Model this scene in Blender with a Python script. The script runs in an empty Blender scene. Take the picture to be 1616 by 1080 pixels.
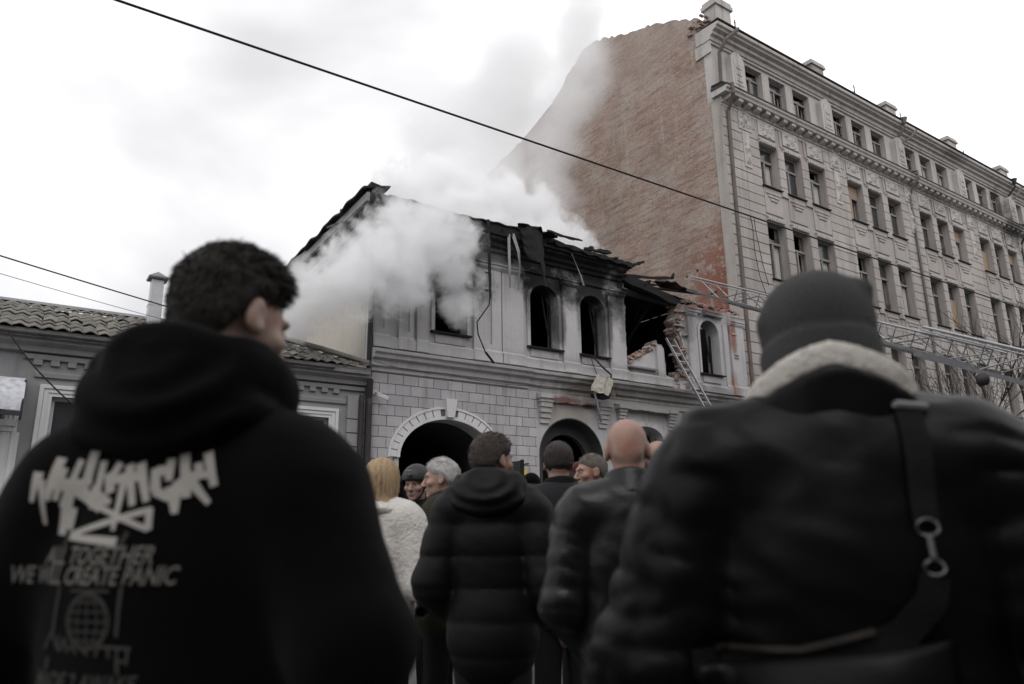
import bpy, bmesh, math, random
import numpy as np
from mathutils import Vector, Matrix
from mathutils.geometry import tessellate_polygon
from mathutils.bvhtree import BVHTree

scene = bpy.context.scene
COL = scene.collection
PI = math.pi
R = random.Random(7)

# ------------------------------------------------------------------ camera
# world: X runs along the street fronts, Y into the buildings, Z up; the camera stands at x = y = 0
CAM_H, F_PX = 1.32, 1160.0
PITCH, ROLL, YAW = 0.25173, -0.01283, 0.97098
_fx, _fy = math.cos(YAW), math.sin(YAW)
fwd = Vector((_fx * math.cos(PITCH), _fy * math.cos(PITCH), math.sin(PITCH)))
right0 = Vector((_fy, -_fx, 0.0))
up0 = right0.cross(fwd)
right = right0 * math.cos(ROLL) + up0 * math.sin(ROLL)
up = -right0 * math.sin(ROLL) + up0 * math.cos(ROLL)
cam = bpy.data.cameras.new('camera')
cam.sensor_width = 36.0
cam.lens = 36.0 * F_PX / 1616.0
cam.clip_start, cam.clip_end = 0.05, 3000.0
cam.dof.use_dof = True
cam.dof.focus_distance = 16.0
cam.dof.aperture_fstop = 2.6
cam_o = bpy.data.objects.new('camera', cam)
mw = Matrix((right, up, -fwd)).transposed().to_4x4()
mw.translation = Vector((0, 0, CAM_H))
cam_o.matrix_world = mw
COL.objects.link(cam_o)
scene.camera = cam_o

# ------------------------------------------------------------------ sky and light (overcast)
SUN_EL, SUN_AZ = math.radians(52), math.radians(200)
world = bpy.data.worlds.new('World')
scene.world = world
world.use_nodes = True
wn, wl = world.node_tree.nodes, world.node_tree.links
wn.clear()
w_out = wn.new('ShaderNodeOutputWorld')
w_bg = wn.new('ShaderNodeBackground'); w_bg.inputs['Strength'].default_value = 0.1
w_sky = wn.new('ShaderNodeTexSky'); w_sky.sky_type = 'NISHITA'; w_sky.sun_disc = False
w_sky.sun_elevation = SUN_EL; w_sky.sun_rotation = SUN_AZ
w_tc = wn.new('ShaderNodeTexCoord')
w_map = wn.new('ShaderNodeMapping'); w_map.inputs['Scale'].default_value = (1.0, 1.0, 1.7)
w_map.inputs['Location'].default_value = (12.3, 2.2, 5.1)
w_n = wn.new('ShaderNodeTexNoise'); w_n.inputs['Scale'].default_value = 1.2
w_n.inputs['Detail'].default_value = 5.0; w_n.inputs['Roughness'].default_value = 0.45; w_n.inputs['Distortion'].default_value = 0.35
w_r = wn.new('ShaderNodeValToRGB')
w_r.color_ramp.elements[0].position = 0.39; w_r.color_ramp.elements[0].color = (5.2, 5.15, 5.25, 1)
w_r.color_ramp.elements[1].position = 0.58; w_r.color_ramp.elements[1].color = (10.6, 10.55, 10.6, 1)
w_mix = wn.new('ShaderNodeMix'); w_mix.data_type = 'RGBA'; w_mix.inputs[0].default_value = 0.95
wl.new(w_tc.outputs['Generated'], w_map.inputs['Vector'])
wl.new(w_map.outputs[0], w_n.inputs['Vector'])
wl.new(w_n.outputs[0], w_r.inputs[0])
wl.new(w_sky.outputs[0], w_mix.inputs[6]); wl.new(w_r.outputs[0], w_mix.inputs[7])
wl.new(w_mix.outputs[2], w_bg.inputs['Color'])
wl.new(w_bg.outputs[0], w_out.inputs['Surface'])
sun = bpy.data.lights.new('sun', 'SUN'); sun.energy = 0.6; sun.angle = math.radians(30); sun.color = (1.0, 0.97, 0.94)
sun_o = bpy.data.objects.new('sun', sun)
# the sun stands high behind the camera's left shoulder, veiled by cloud
sun_dir = Vector((-0.45, -0.62, 1.0)).normalized()
sun_o.rotation_euler = sun_dir.to_track_quat('Z', 'Y').to_euler()
sun_o.location = (0, 0, 40)
COL.objects.link(sun_o)
w_sky.sun_elevation = math.asin(sun_dir.z)
w_sky.sun_rotation = math.atan2(sun_dir.x, sun_dir.y)
vs = scene.view_settings
vs.view_transform = 'Standard'; vs.look = 'None'; vs.exposure = 0.68; vs.gamma = 1.0
cy = scene.cycles
cy.use_denoising = True
try: cy.denoiser = 'OPENIMAGEDENOISE'
except Exception: pass
cy.max_bounces = 16; cy.diffuse_bounces = 3; cy.glossy_bounces = 3; cy.transmission_bounces = 4
cy.volume_bounces = 14; cy.transparent_max_bounces = 8
cy.volume_step_rate = 2.0; cy.volume_max_steps = 256
cy.sample_clamp_indirect = 4.0

# ------------------------------------------------------------------ helpers
def link(name, data, parent=None, loc=None, kind=None):
    o = bpy.data.objects.new(name, data)
    COL.objects.link(o)
    if parent is not None: o.parent = parent
    if loc is not None: o.location = loc
    if kind: o['kind'] = kind
    return o

def thing(name, label, cat, loc=(0, 0, 0), rz=0.0, group=None):
    o = link(name, None, None, loc)
    o.empty_display_size = 0.2
    o.rotation_euler = (0, 0, rz)
    tag(o, label, cat, group)
    return o

def tag(o, label, cat, group=None):
    o['label'] = label; o['category'] = cat
    if group: o['group'] = group
    return o

class G:
    """collects shapes of ONE object"""
    def __init__(s): s.v, s.f = [], []
    def add(s, vs, fs):
        n = len(s.v); s.v += [tuple(p) for p in vs]; s.f += [tuple(i + n for i in f) for f in fs]; return s
    def box(s, x0, x1, y0, y1, z0, z1, j=0.0, rnd=R):
        vs = [(x, y, z) for x in (x0, x1) for y in (y0, y1) for z in (z0, z1)]
        if j: vs = [tuple(c + rnd.uniform(-j, j) for c in p) for p in vs]
        return s.add(vs, [(0, 1, 3, 2), (4, 6, 7, 5), (0, 4, 5, 1), (2, 3, 7, 6), (0, 2, 6, 4), (1, 5, 7, 3)])
    def prism(s, poly, y0, y1):
        n = len(poly)
        vs = [(x, y0, z) for x, z in poly] + [(x, y1, z) for x, z in poly]
        fs = [tuple(range(n)), tuple(range(2 * n - 1, n - 1, -1))]
        fs += [(i, (i + 1) % n, (i + 1) % n + n, i + n) for i in range(n)]
        return s.add(vs, fs)
    def extr_x(s, prof, x0, x1):          # prof: (y, z) closed, swept along X
        n = len(prof)
        vs = [(x0, y, z) for y, z in prof] + [(x1, y, z) for y, z in prof]
        fs = [tuple(range(n)), tuple(range(2 * n - 1, n - 1, -1))]
        fs += [(i, (i + 1) % n, (i + 1) % n + n, i + n) for i in range(n)]
        return s.add(vs, fs)
    def extr_y(s, prof, y0, y1):          # prof: (x, z)
        return s.prism(prof, y0, y1)
    def wall(s, outer, holes, y0, y1):
        loops = [outer] + holes
        flat = [p for l in loops for p in l]
        tris = tessellate_polygon([[Vector((x, z, 0)) for x, z in l] for l in loops])
        n = len(flat)
        vs = [(x, y0, z) for x, z in flat] + [(x, y1, z) for x, z in flat]
        fs = [tuple(t) for t in tris] + [(c + n, b + n, a + n) for a, b, c in tris]
        k = 0
        for l in loops:
            m = len(l)
            fs += [(k + i, k + (i + 1) % m, k + (i + 1) % m + n, k + i + n) for i in range(m)]
            k += m
        return s.add(vs, fs)
    def bar(s, a, b, w, h=None):          # box beam from a to b
        a, b = Vector(a), Vector(b); h = h or w
        d = (b - a).normalized()
        t = Vector((0, 0, 1)) if abs(d.z) < 0.9 else Vector((0, 1, 0))
        u = d.cross(t).normalized() * w / 2; v = u.cross(d).normalized() * h / 2
        vs = [p + x * u + y * v for p in (a, b) for x, y in ((-1, -1), (1, -1), (1, 1), (-1, 1))]
        return s.add(vs, [(0, 3, 2, 1), (4, 5, 6, 7), (0, 1, 5, 4), (1, 2, 6, 5), (2, 3, 7, 6), (3, 0, 4, 7)])
    def rough(s, a, b, w, h=None, n=7, rnd=R):      # burnt beam: uneven, tapering, split
        a, b = Vector(a), Vector(b); h = h or w; d = (b - a).normalized()
        t = Vector((0, 0, 1)) if abs(d.z) < 0.9 else Vector((0, 1, 0)); u = d.cross(t).normalized(); v = u.cross(d).normalized()
        vs = []
        for i in range(n + 1):
            p = a.lerp(b, i / n) + u * rnd.uniform(-.12, .12) * w + v * rnd.uniform(-.12, .12) * h; k = rnd.uniform(0.62, 1.1) * (0.6 if i in (0, n) else 1)
            vs += [p + u * x * w / 2 * k * rnd.uniform(.8, 1.2) + v * y * h / 2 * k * rnd.uniform(.8, 1.2) for x, y in ((-1, -1), (0, -1.1), (1, -1), (1, 1), (0, 1.15), (-1, 1))]
        fs = [(i * 6 + j, i * 6 + (j + 1) % 6, (i + 1) * 6 + (j + 1) % 6, (i + 1) * 6 + j) for i in range(n) for j in range(6)] + [tuple(range(5, -1, -1)), tuple(range(n * 6, n * 6 + 6))]
        return s.add(vs, fs)
    def tube(s, pts, r, n=8, cap=True):
        pts = [Vector(p) for p in pts]; k = len(pts)
        rs = r if isinstance(r, (list, tuple)) else [r] * k
        ring, prev = [], None
        for i, p in enumerate(pts):
            d = (pts[min(i + 1, k - 1)] - pts[max(i - 1, 0)]).normalized()
            if prev is None:
                t = Vector((0, 0, 1)) if abs(d.z) < 0.9 else Vector((1, 0, 0))
                u = d.cross(t).normalized()
            else:
                u = (prev - d * prev.dot(d)).normalized()
            prev = u; v = d.cross(u)
            ring.append([p + (u * math.cos(2 * PI * j / n) + v * math.sin(2 * PI * j / n)) * rs[i] for j in range(n)])
        vs = [q for rr in ring for q in rr]
        fs = [(i * n + j, i * n + (j + 1) % n, (i + 1) * n + (j + 1) % n, (i + 1) * n + j) for i in range(k - 1) for j in range(n)]
        if cap: fs += [tuple(range(n - 1, -1, -1)), tuple(range((k - 1) * n, k * n))]
        return s.add(vs, fs)
    def sheet(s, f, nu, nv, th=None):     # grid surface from f(u,v) -> point
        vs = [f(i / nu, j / nv) for j in range(nv + 1) for i in range(nu + 1)]
        fs = [(j * (nu + 1) + i, j * (nu + 1) + i + 1, (j + 1) * (nu + 1) + i + 1, (j + 1) * (nu + 1) + i) for j in range(nv) for i in range(nu)]
        if th is not None:
            n = len(vs); th = Vector(th)
            vs += [tuple(Vector(p) + th) for p in vs]
            fs += [tuple(i + n for i in reversed(q)) for q in fs]
            bd = [i for i in range(nu + 1)] + [(j + 1) * (nu + 1) - 1 for j in range(1, nv + 1)] + [nv * (nu + 1) + i for i in range(nu - 1, -1, -1)] + [j * (nu + 1) for j in range(nv - 1, 0, -1)]
            fs += [(bd[i], bd[(i + 1) % len(bd)], bd[(i + 1) % len(bd)] + n, bd[i] + n) for i in range(len(bd))]
        return s.add(vs, fs)
    def mesh(s, name, m, smooth=False, bevel=0.0):
        me = bpy.data.meshes.new(name)
        me.from_pydata(s.v, [], s.f)
        bm = bmesh.new(); bm.from_mesh(me)
        if bevel:
            bmesh.ops.bevel(bm, geom=list(bm.edges), offset=bevel, segments=1, affect='EDGES', clamp_overlap=True)
        bmesh.ops.recalc_face_normals(bm, faces=bm.faces)
        bm.to_mesh(me); bm.free()
        if smooth: me.polygons.foreach_set('use_smooth', [True] * len(me.polygons))
        if m is not None: me.materials.append(m)
        return me
    def build(s, name, m, parent=None, loc=None, smooth=False, bevel=0.0, kind=None):
        return link(name, s.mesh(name, m, smooth, bevel), parent, loc, kind)

def jag(pts, amp, step, rnd=R):
    """polyline with a broken outline"""
    out = []
    for (a, b) in zip(pts[:-1], pts[1:]):
        L = math.hypot(b[0] - a[0], b[1] - a[1]); n = max(1, int(L / step))
        for i in range(n):
            t = i / n; k = amp if i else 0
            out.append((a[0] + (b[0] - a[0]) * t + rnd.uniform(-k, k), a[1] + (b[1] - a[1]) * t + rnd.uniform(-k, k)))
    out.append(pts[-1]); return out

def arch(xc, hw, z0, zs, rise, n=14):
    return [(xc - hw, z0)] + [(xc - hw * math.cos(PI * i / n), zs + rise * math.sin(PI * i / n)) for i in range(n + 1)] + [(xc + hw, z0)]

# ------------------------------------------------------------------ materials
MATS = {}
def nn(nt, t, **kw):
    n = nt.nodes.new(t)
    for k, v in kw.items():
        if k.startswith('i_'): n.inputs[int(k[2:]) if k[2:].isdigit() else k[2:]].default_value = v
        else: setattr(n, k, v)
    return n
def mth(nt, op, a, b=None, c=None, clamp=False):
    n = nt.nodes.new('ShaderNodeMath'); n.operation = op; n.use_clamp = clamp
    for i, x in enumerate((a, b, c)):
        if x is None: continue
        if isinstance(x, (int, float)): n.inputs[i].default_value = x
        else: nt.links.new(x, n.inputs[i])
    return n.outputs[0]
def mixc(nt, f, a, b, blend='MIX'):
    n = nt.nodes.new('ShaderNodeMix'); n.data_type = 'RGBA'; n.blend_type = blend
    for s, x in ((0, f), (6, a), (7, b)):
        if isinstance(x, (int, float)): n.inputs[s].default_value = x
        elif isinstance(x, tuple): n.inputs[s].default_value = (*x, 1) if len(x) == 3 else x
        else: nt.links.new(x, n.inputs[s])
    return n.outputs[2]
def noise(nt, vec, scale, detail=4.0, rough=0.55, stretch=None, dist=0.0):
    if stretch:
        mp = nn(nt, 'ShaderNodeMapping'); mp.inputs['Scale'].default_value = stretch
        nt.links.new(vec, mp.inputs[0]); vec = mp.outputs[0]
    n = nn(nt, 'ShaderNodeTexNoise'); n.inputs['Scale'].default_value = scale; n.inputs['Detail'].default_value = detail
    n.inputs['Roughness'].default_value = rough; n.inputs['Distortion'].default_value = dist
    nt.links.new(vec, n.inputs['Vector']); return n.outputs[0]
def ramp(nt, x, lo, hi):
    n = nn(nt, 'ShaderNodeMapRange'); n.inputs[1].default_value = lo; n.inputs[2].default_value = hi
    n.clamp = True; n.interpolation_type = 'SMOOTHSTEP'
    nt.links.new(x, n.inputs[0]); return n.outputs[0]

def mat(name, col, rough=0.85, var=0.12, scale=0.6, fine=9.0, streak=0.0, dirt=None, bump=0.0, bscale=30.0, spec=0.3, metal=0.0,
        soot=None, tint=None, obj=False, stains=None, sheen=0.0, rnd=0.0):
    """weathered surface: broad and fine colour noise, vertical run-off streaks, named stains, fine relief"""
    if name in MATS: return MATS[name]
    m = bpy.data.materials.new(name); m.use_nodes = True; nt = m.node_tree
    b = nt.nodes['Principled BSDF']
    if obj: vec = nn(nt, 'ShaderNodeTexCoord').outputs['Object']
    else: vec = nn(nt, 'ShaderNodeNewGeometry').outputs['Position']
    c = col
    big = noise(nt, vec, scale, 5, 0.6)
    fin = noise(nt, vec, fine, 4, 0.6)
    k = mth(nt, 'ADD', mth(nt, 'MULTIPLY', mth(nt, 'SUBTRACT', big, 0.5), 2.2 * var), mth(nt, 'MULTIPLY', mth(nt, 'SUBTRACT', fin, 0.5), 1.3 * var))
    k = mth(nt, 'ADD', k, 1.0)
    if rnd: k = mth(nt, 'MULTIPLY', k, mth(nt, 'MULTIPLY_ADD', nn(nt, 'ShaderNodeObjectInfo').outputs['Random'], rnd, 1.0 - rnd / 2))
    hsv = nn(nt, 'ShaderNodeHueSaturation'); hsv.inputs['Color'].default_value = (*col, 1); nt.links.new(k, hsv.inputs['Value'])
    c = hsv.outputs[0]
    if tint: c = mixc(nt, mth(nt, 'MULTIPLY', ramp(nt, noise(nt, vec, tint[1], 4, 0.6), 0.45, 0.72), tint[2]), c, tint[0])
    if streak:
        st = noise(nt, vec, 1.0, 5, 0.6, (3.2, 3.2, 0.22))
        c = mixc(nt, mth(nt, 'MULTIPLY', ramp(nt, st, 0.5, 0.72), streak), c, dirt or (col[0] * 0.35, col[1] * 0.33, col[2] * 0.32))
    if stains:     # (x, z, rx, rz, strength, colour): blotches on an X-Z front
        sp = nn(nt, 'ShaderNodeSeparateXYZ'); nt.links.new(vec, sp.inputs[0])
        wob = noise(nt, vec, 1.6, 6, 0.65)
        for (sx, sz, rx, rz, kk, scol) in stains:
            dx = mth(nt, 'DIVIDE', mth(nt, 'SUBTRACT', sp.outputs[0], sx), rx)
            dz = mth(nt, 'DIVIDE', mth(nt, 'SUBTRACT', sp.outputs[2], sz), rz)
            d = mth(nt, 'SQRT', mth(nt, 'ADD', mth(nt, 'MULTIPLY', dx, dx), mth(nt, 'MULTIPLY', dz, dz)))
            d = mth(nt, 'ADD', d, mth(nt, 'MULTIPLY', mth(nt, 'SUBTRACT', wob, 0.5), 1.6))
            f = mth(nt, 'SUBTRACT', 1.0, ramp(nt, d, 0.35, 1.15))
            c = mixc(nt, mth(nt, 'MULTIPLY', f, kk), c, scol)
    if isinstance(c, tuple): b.inputs['Base Color'].default_value = (*c, 1)
    else: nt.links.new(c, b.inputs['Base Color'])
    b.inputs['Roughness'].default_value = rough
    b.inputs['Specular IOR Level'].default_value = spec
    b.inputs['Metallic'].default_value = metal
    if sheen: b.inputs['Sheen Weight'].default_value = sheen
    if bump:
        bn = nn(nt, 'ShaderNodeBump'); bn.inputs['Strength'].default_value = bump; bn.inputs['Distance'].default_value = 0.02
        nt.links.new(noise(nt, vec, bscale, 6, 0.65), bn.inputs['Height'])
        nt.links.new(bn.outputs[0], b.inputs['Normal'])
    MATS[name] = m
    return m

SOOT = (0.012, 0.011, 0.011)
RED = (0.23, 0.105, 0.075)
house_stains = [(12.8, 8.85, 1.25, 1.15, 0.98, SOOT), (14.7, 8.85, 1.15, 1.1, 0.97, SOOT), (16.6, 9.0, 1.5, 1.0, 0.97, SOOT), (20.1, 8.75, 0.7, 0.5, 0.55, SOOT), (20.4, 5.9, 1.6, 0.35, 0.5, (0.1, 0.09, 0.085)), (13.38, 7.6, 0.22, 1.2, 0.7, SOOT), (15.28, 7.6, 0.22, 1.2, 0.7, SOOT), (12.2, 7.9, 0.15, 1.0, 0.5, SOOT), (14.1, 7.9, 0.15, 1.0, 0.5, SOOT), (13.9, 9.5, 3.3, 0.6, 0.98, SOOT), (12.3, 9.3, 1.0, 0.6, 0.8, SOOT), (16.0, 8.0, 0.35, 1.2, 0.6, SOOT), (17.5, 5.2, 5.5, 0.75, 0.5, (0.15, 0.135, 0.12)), (13.6, 4.7, 1.3, 0.5, 0.6, (0.24, 0.21, 0.17)), (16, 6.2, 6.5, 0.25, 0.4, (0.17, 0.16, 0.15)),
                (9.7, 8.3, 1.3, 1.2, 0.85, SOOT), (11.2, 9.2, 1.6, 0.6, 0.6, SOOT), (15.7, 8.4, 0.5, 0.9, 0.7, SOOT), (13.75, 8.5, 0.5, 0.7, 0.7, SOOT), (9.9, 9.5, 2.4, 0.35, 0.7, SOOT), (19.0, 8.4, 0.5, 1.3, 0.5, SOOT), (14.3, 5.5, 1.5, 0.3, 0.55, (0.1, 0.08, 0.05)),
                (21.35, 8.1, 0.22, 0.9, 0.9, RED), (20.0, 9.0, 1.5, 0.16, 0.9, RED), (21.2, 6.2, 0.25, 0.7, 0.7, (0.30, 0.19, 0.15)),
                (13.4, 5.05, 0.7, 0.13, 0.9, (0.15, 0.07, 0.06)), (14.4, 4.95, 0.35, 0.12, 0.9, (0.12, 0.06, 0.05)), (17.4, 5.6, 3.2, 0.35, 0.45, (0.12, 0.11, 0.1))]
M_house = mat('house_plaster', (0.44, 0.432, 0.435), 0.9, 0.2, 0.7, 11, 0.45, (0.2, 0.19, 0.19), 0.35, 40, stains=house_stains)
M_block = mat('painted_block', (0.42, 0.41, 0.42), 0.88, 0.2, 1.1, 14, 0.5, (0.17, 0.16, 0.16), 0.4, 50, rnd=0.2)
M_mortar = mat('mortar', (0.13, 0.125, 0.125), 0.95, 0.2, 2)
M_trim = mat('white_arch_paint', (0.62, 0.61, 0.61), 0.8, 0.1, 1.5, 12, 0.2, bump=0.2)
M_cream = mat('cream_render', (0.47, 0.435, 0.385), 0.9, 0.1, 0.5, 6, 0.25, bump=0.2)
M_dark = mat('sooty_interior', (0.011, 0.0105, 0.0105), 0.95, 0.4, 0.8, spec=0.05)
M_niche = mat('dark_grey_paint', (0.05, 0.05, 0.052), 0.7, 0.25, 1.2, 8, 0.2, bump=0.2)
M_char = mat('charred_wood', (0.012, 0.011, 0.011), 0.8, 0.6, 4, 25, bump=0.8, bscale=35)
M_sheet = mat('burnt_sheet_metal', (0.05, 0.045, 0.042), 0.55, 0.5, 2, 16, 0.3, metal=0.4, tint=((0.12, 0.06, 0.03), 3, 0.6), bump=0.4, bscale=20)
M_zinc = mat('zinc_strip', (0.2, 0.2, 0.205), 0.5, 0.35, 3, 16, 0.5, metal=0.5, bump=0.3)
M_brick = mat('broken_red_brick', (0.29, 0.20, 0.17), 0.92, 0.4, 6, 30, tint=((0.34, 0.31, 0.29), 5, 1.0), bump=0.5, bscale=60, rnd=0.8)
M_low = mat('grey_wall_paint', (0.27, 0.265, 0.27), 0.88, 0.12, 0.9, 9, 0.3, bump=0.25)
M_lowwhite = mat('white_window_paint', (0.58, 0.58, 0.58), 0.75, 0.08, 2, 14, 0.2, bump=0.15)
M_tile = mat('weathered_roof_tile', (0.15, 0.14, 0.125), 0.9, 0.35, 1.3, 14, 0.2, tint=((0.10, 0.105, 0.085), 2, 0.7), bump=0.6, bscale=40, rnd=0.6)
M_pipe = mat('dark_downpipe', (0.035, 0.032, 0.032), 0.6, 0.25, 3, 14, bump=0.15)
M_rust = mat('rusty_pipe', (0.13, 0.105, 0.095), 0.8, 0.4, 2, 12, 0.3, bump=0.3)
M_galv = mat('galvanised_metal', (0.42, 0.42, 0.43), 0.45, 0.2, 3, 20, 0.25, metal=0.6, bump=0.15)
M_cable = mat('black_cable', (0.015, 0.015, 0.016), 0.6, 0.2)
big_stains = [(47.5, 19.0, 1.5, 2.2, 0.8, (0.05, 0.045, 0.04)), (38.5, 17.6, 1.6, 1.0, 0.35, (0.16, 0.15, 0.14)), (41.9, 21.6, 1.4, 0.5, 0.6, (0.14, 0.13, 0.12)), (29.3, 22, 1.6, 0.25, 0.6, (0.12, 0.11, 0.1)),
              (36.3, 14, 0.5, 9, 0.35, (0.2, 0.185, 0.17))]
M_big = mat('old_stucco', (0.375, 0.345, 0.328), 0.9, 0.24, 0.35, 7, 0.6, (0.17, 0.155, 0.145), 0.4, 30, stains=big_stains, tint=((0.29, 0.255, 0.24), 0.5, 0.6), rnd=0.14)
M_bigtop = mat('pale_cornice_stucco', (0.43, 0.41, 0.39), 0.9, 0.22, 0.6, 8, 0.6, (0.2, 0.18, 0.165), 0.35, 30, stains=big_stains)
M_sill = mat('dark_sill_tin', (0.05, 0.045, 0.043), 0.6, 0.3, 2, 9, metal=0.3)
M_frame = mat('peeling_window_frame', (0.24, 0.22, 0.205), 0.8, 0.35, 5, 30, bump=0.3)
M_ply = mat('plywood_board', (0.30, 0.215, 0.15), 0.8, 0.2, 4, 22, bump=0.1)
M_curtain = mat('faded_curtain', (0.42, 0.41, 0.40), 0.95, 0.15, 3)
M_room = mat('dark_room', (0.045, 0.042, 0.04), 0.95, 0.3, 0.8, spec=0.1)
M_glass = mat('dirty_glass', (0.035, 0.037, 0.04), 0.16, 0.4, 1.5, 5, spec=0.6)
M_asph = mat('wet_asphalt', (0.062, 0.06, 0.06), 0.7, 0.5, 0.5, 40, tint=((0.14, 0.135, 0.13), 25, 0.6), bump=0.7, bscale=60)
M_pave = mat('paving', (0.16, 0.155, 0.15), 0.85, 0.25, 0.8, 20, bump=0.4)
M_kerb = mat('kerb_stone', (0.22, 0.215, 0.21), 0.9, 0.2, 2, 20, bump=0.4)

def brick_wall_mat():
    m = bpy.data.materials.new('old_brickwork'); m.use_nodes = True; nt = m.node_tree; b = nt.nodes['Principled BSDF']
    pos = nn(nt, 'ShaderNodeNewGeometry').outputs['Position']
    sp = nn(nt, 'ShaderNodeSeparateXYZ'); nt.links.new(pos, sp.inputs[0])
    cb = nn(nt, 'ShaderNodeCombineXYZ'); nt.links.new(mth(nt, 'ADD', sp.outputs[1], sp.outputs[0]), cb.inputs[0]); nt.links.new(sp.outputs[2], cb.inputs[1])
    br = nn(nt, 'ShaderNodeTexBrick'); br.inputs['Scale'].default_value = 1.0
    br.inputs['Brick Width'].default_value = 0.27; br.inputs['Row Height'].default_value = 0.085; br.inputs['Mortar Size'].default_value = 0.011
    br.inputs['Mortar Smooth'].default_value = 0.4; br.inputs['Bias'].default_value = -0.2
    br.inputs['Color1'].default_value = (0.44, 0.32, 0.26, 1); br.inputs['Color2'].default_value = (0.31, 0.21, 0.165, 1); br.inputs['Mortar'].default_value = (0.40, 0.365, 0.335, 1)
    nt.links.new(cb.outputs[0], br.inputs['Vector'])
    c = br.outputs['Color']
    blot = noise(nt, pos, 0.55, 7, 0.65)
    c = mixc(nt, mth(nt, 'MULTIPLY', ramp(nt, blot, 0.44, 0.6), 0.7), c, (0.47, 0.41, 0.365))
    c = mixc(nt, mth(nt, 'MULTIPLY', ramp(nt, noise(nt, pos, 7.0, 6, 0.75), 0.5, 0.66), 0.6), c, (0.15, 0.11, 0.095))
    crs = noise(nt, pos, 1.0, 5, 0.7, (0.8, 0.8, 11.0))
    c = mixc(nt, mth(nt, 'MULTIPLY', ramp(nt, crs, 0.48, 0.66), 0.55), c, (0.17, 0.115, 0.09))
    crs2 = noise(nt, pos, 1.0, 6, 0.75, (0.5, 0.5, 3.6))
    c = mixc(nt, mth(nt, 'MULTIPLY', ramp(nt, crs2, 0.5, 0.64), 0.5), c, (0.20, 0.13, 0.10))
    dk = noise(nt, pos, 0.22, 5, 0.6, (1, 1, 0.6))
    c = mixc(nt, mth(nt, 'MULTIPLY', ramp(nt, dk, 0.5, 0.68), 0.4), c, (0.19, 0.135, 0.11))
    st = noise(nt, pos, 1.0, 4, 0.6, (1.0, 2.6, 0.10))
    c = mixc(nt, mth(nt, 'MULTIPLY', ramp(nt, st, 0.56, 0.72), 0.35), c, (0.47, 0.42, 0.38))
    # raw red patches low down by the street corner: y near 17, z under 14
    g = mth(nt, 'MULTIPLY', ramp(nt, mth(nt, 'SUBTRACT', 21.5, sp.outputs[1]), 0.0, 4.0), ramp(nt, mth(nt, 'SUBTRACT', 15.5, sp.outputs[2]), 0.0, 5.0))
    g2 = ramp(nt, mth(nt, 'ADD', noise(nt, pos, 1.8, 6, 0.7), mth(nt, 'MULTIPLY', g, 0.22)), 0.6, 0.72)
    c = mixc(nt, mth(nt, 'MULTIPLY', g2, g), c, (0.27, 0.115, 0.08))
    # shrapnel pits
    vo = nn(nt, 'ShaderNodeTexVoronoi'); vo.inputs['Scale'].default_value = 1.7; nt.links.new(pos, vo.inputs['Vector'])
    pit = mth(nt, 'SUBTRACT', 1.0, ramp(nt, vo.outputs['Distance'], 0.06, 0.17))
    pit = mth(nt, 'MULTIPLY', pit, ramp(nt, g, 0.15, 0.6))
    c = mixc(nt, pit, c, (0.13, 0.05, 0.035))
    # top brickwork paler, lime washed
    top = ramp(nt, mth(nt, 'ADD', sp.outputs[2], mth(nt, 'MULTIPLY', blot, 2.0)), 22.2, 22.9)
    c = mixc(nt, mth(nt, 'MULTIPLY', top, 0.35), c, (0.42, 0.36, 0.32))
    nt.links.new(c, b.inputs['Base Color']); b.inputs['Roughness'].default_value = 0.92; b.inputs['Specular IOR Level'].default_value = 0.2
    bn = nn(nt, 'ShaderNodeBump'); bn.inputs['Strength'].default_value = 1.0; bn.inputs['Distance'].default_value = 0.06
    h = mth(nt, 'ADD', mth(nt, 'MULTIPLY', br.outputs['Fac'], -0.6), noise(nt, pos, 14.0, 6, 0.7))
    nt.links.new(mth(nt, 'SUBTRACT', h, pit), bn.inputs['Height']); nt.links.new(bn.outputs[0], b.inputs['Normal'])
    return m
M_bw = brick_wall_mat()

# ------------------------------------------------------------------ ground
link('ground', G().add([(-700, -700, -0.13), (900, -700, -0.13), (900, 900, -0.13), (-700, 900, -0.13)], [(0, 1, 2, 3)]).mesh('ground', M_asph), kind='structure')
link('road', G().box(-120, 160, -7, 14.0, -0.125, 0.0).mesh('road', M_asph), kind='structure')
pv = link('pavement', G().box(-120, 160, 14.16, 17.6, -0.12, 0.14).mesh('pavement', M_pave), kind='structure')
kb = G().box(0, 0.96, 0, 0.16, -0.12, 0.145).mesh('kerb_stone', M_kerb, bevel=0.012)
for i in range(34): link('kerb_stone', kb, pv, (-3 + i * 0.98, 14.0, 0))
# ================================================================== the burning two-storey house
house = thing('burnt_house', 'two-storey grey plaster house with burnt-out roof and a breach in its upper wall', 'house', (7.3, 17, 0))
def HP(name, g, m, **kw):            # part of the house, given in world coordinates
    o = g.build(name, m, house, **kw); o.location = Vector(kw.get('loc') or (0, 0, 0)) - Vector((7.3, 17, 0)); return o
rh = random.Random(3)
breach = jag([(18.95, 8.97), (18.72, 8.5), (18.62, 8.0), (18.78, 7.5), (18.92, 7.0), (18.98, 6.25), (18.3, 6.2), (17.84, 6.3), (17.76, 7.3), (17.46, 7.38), (17.2, 7.05), (16.7, 6.85), (16.35, 6.62), (16.1, 6.5), (16.13, 7.0), (16.05, 7.7), (16.14, 8.3), (16.06, 9.0), (16.1, 9.35)], 0.05, 0.14, rh)
outer = [(7.3, 0), (21.95, 0), (21.95, 8.95)] + jag([(21.95, 8.95), (21.3, 9.06), (20.5, 8.98), (19.8, 9.14), (18.95, 8.97)], 0.05, 0.15, rh)[1:-1] + breach + [(7.3, 9.42)]
A1 = arch(9.55, 1.42, 0.15, 3.15, 1.05, 20)
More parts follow.
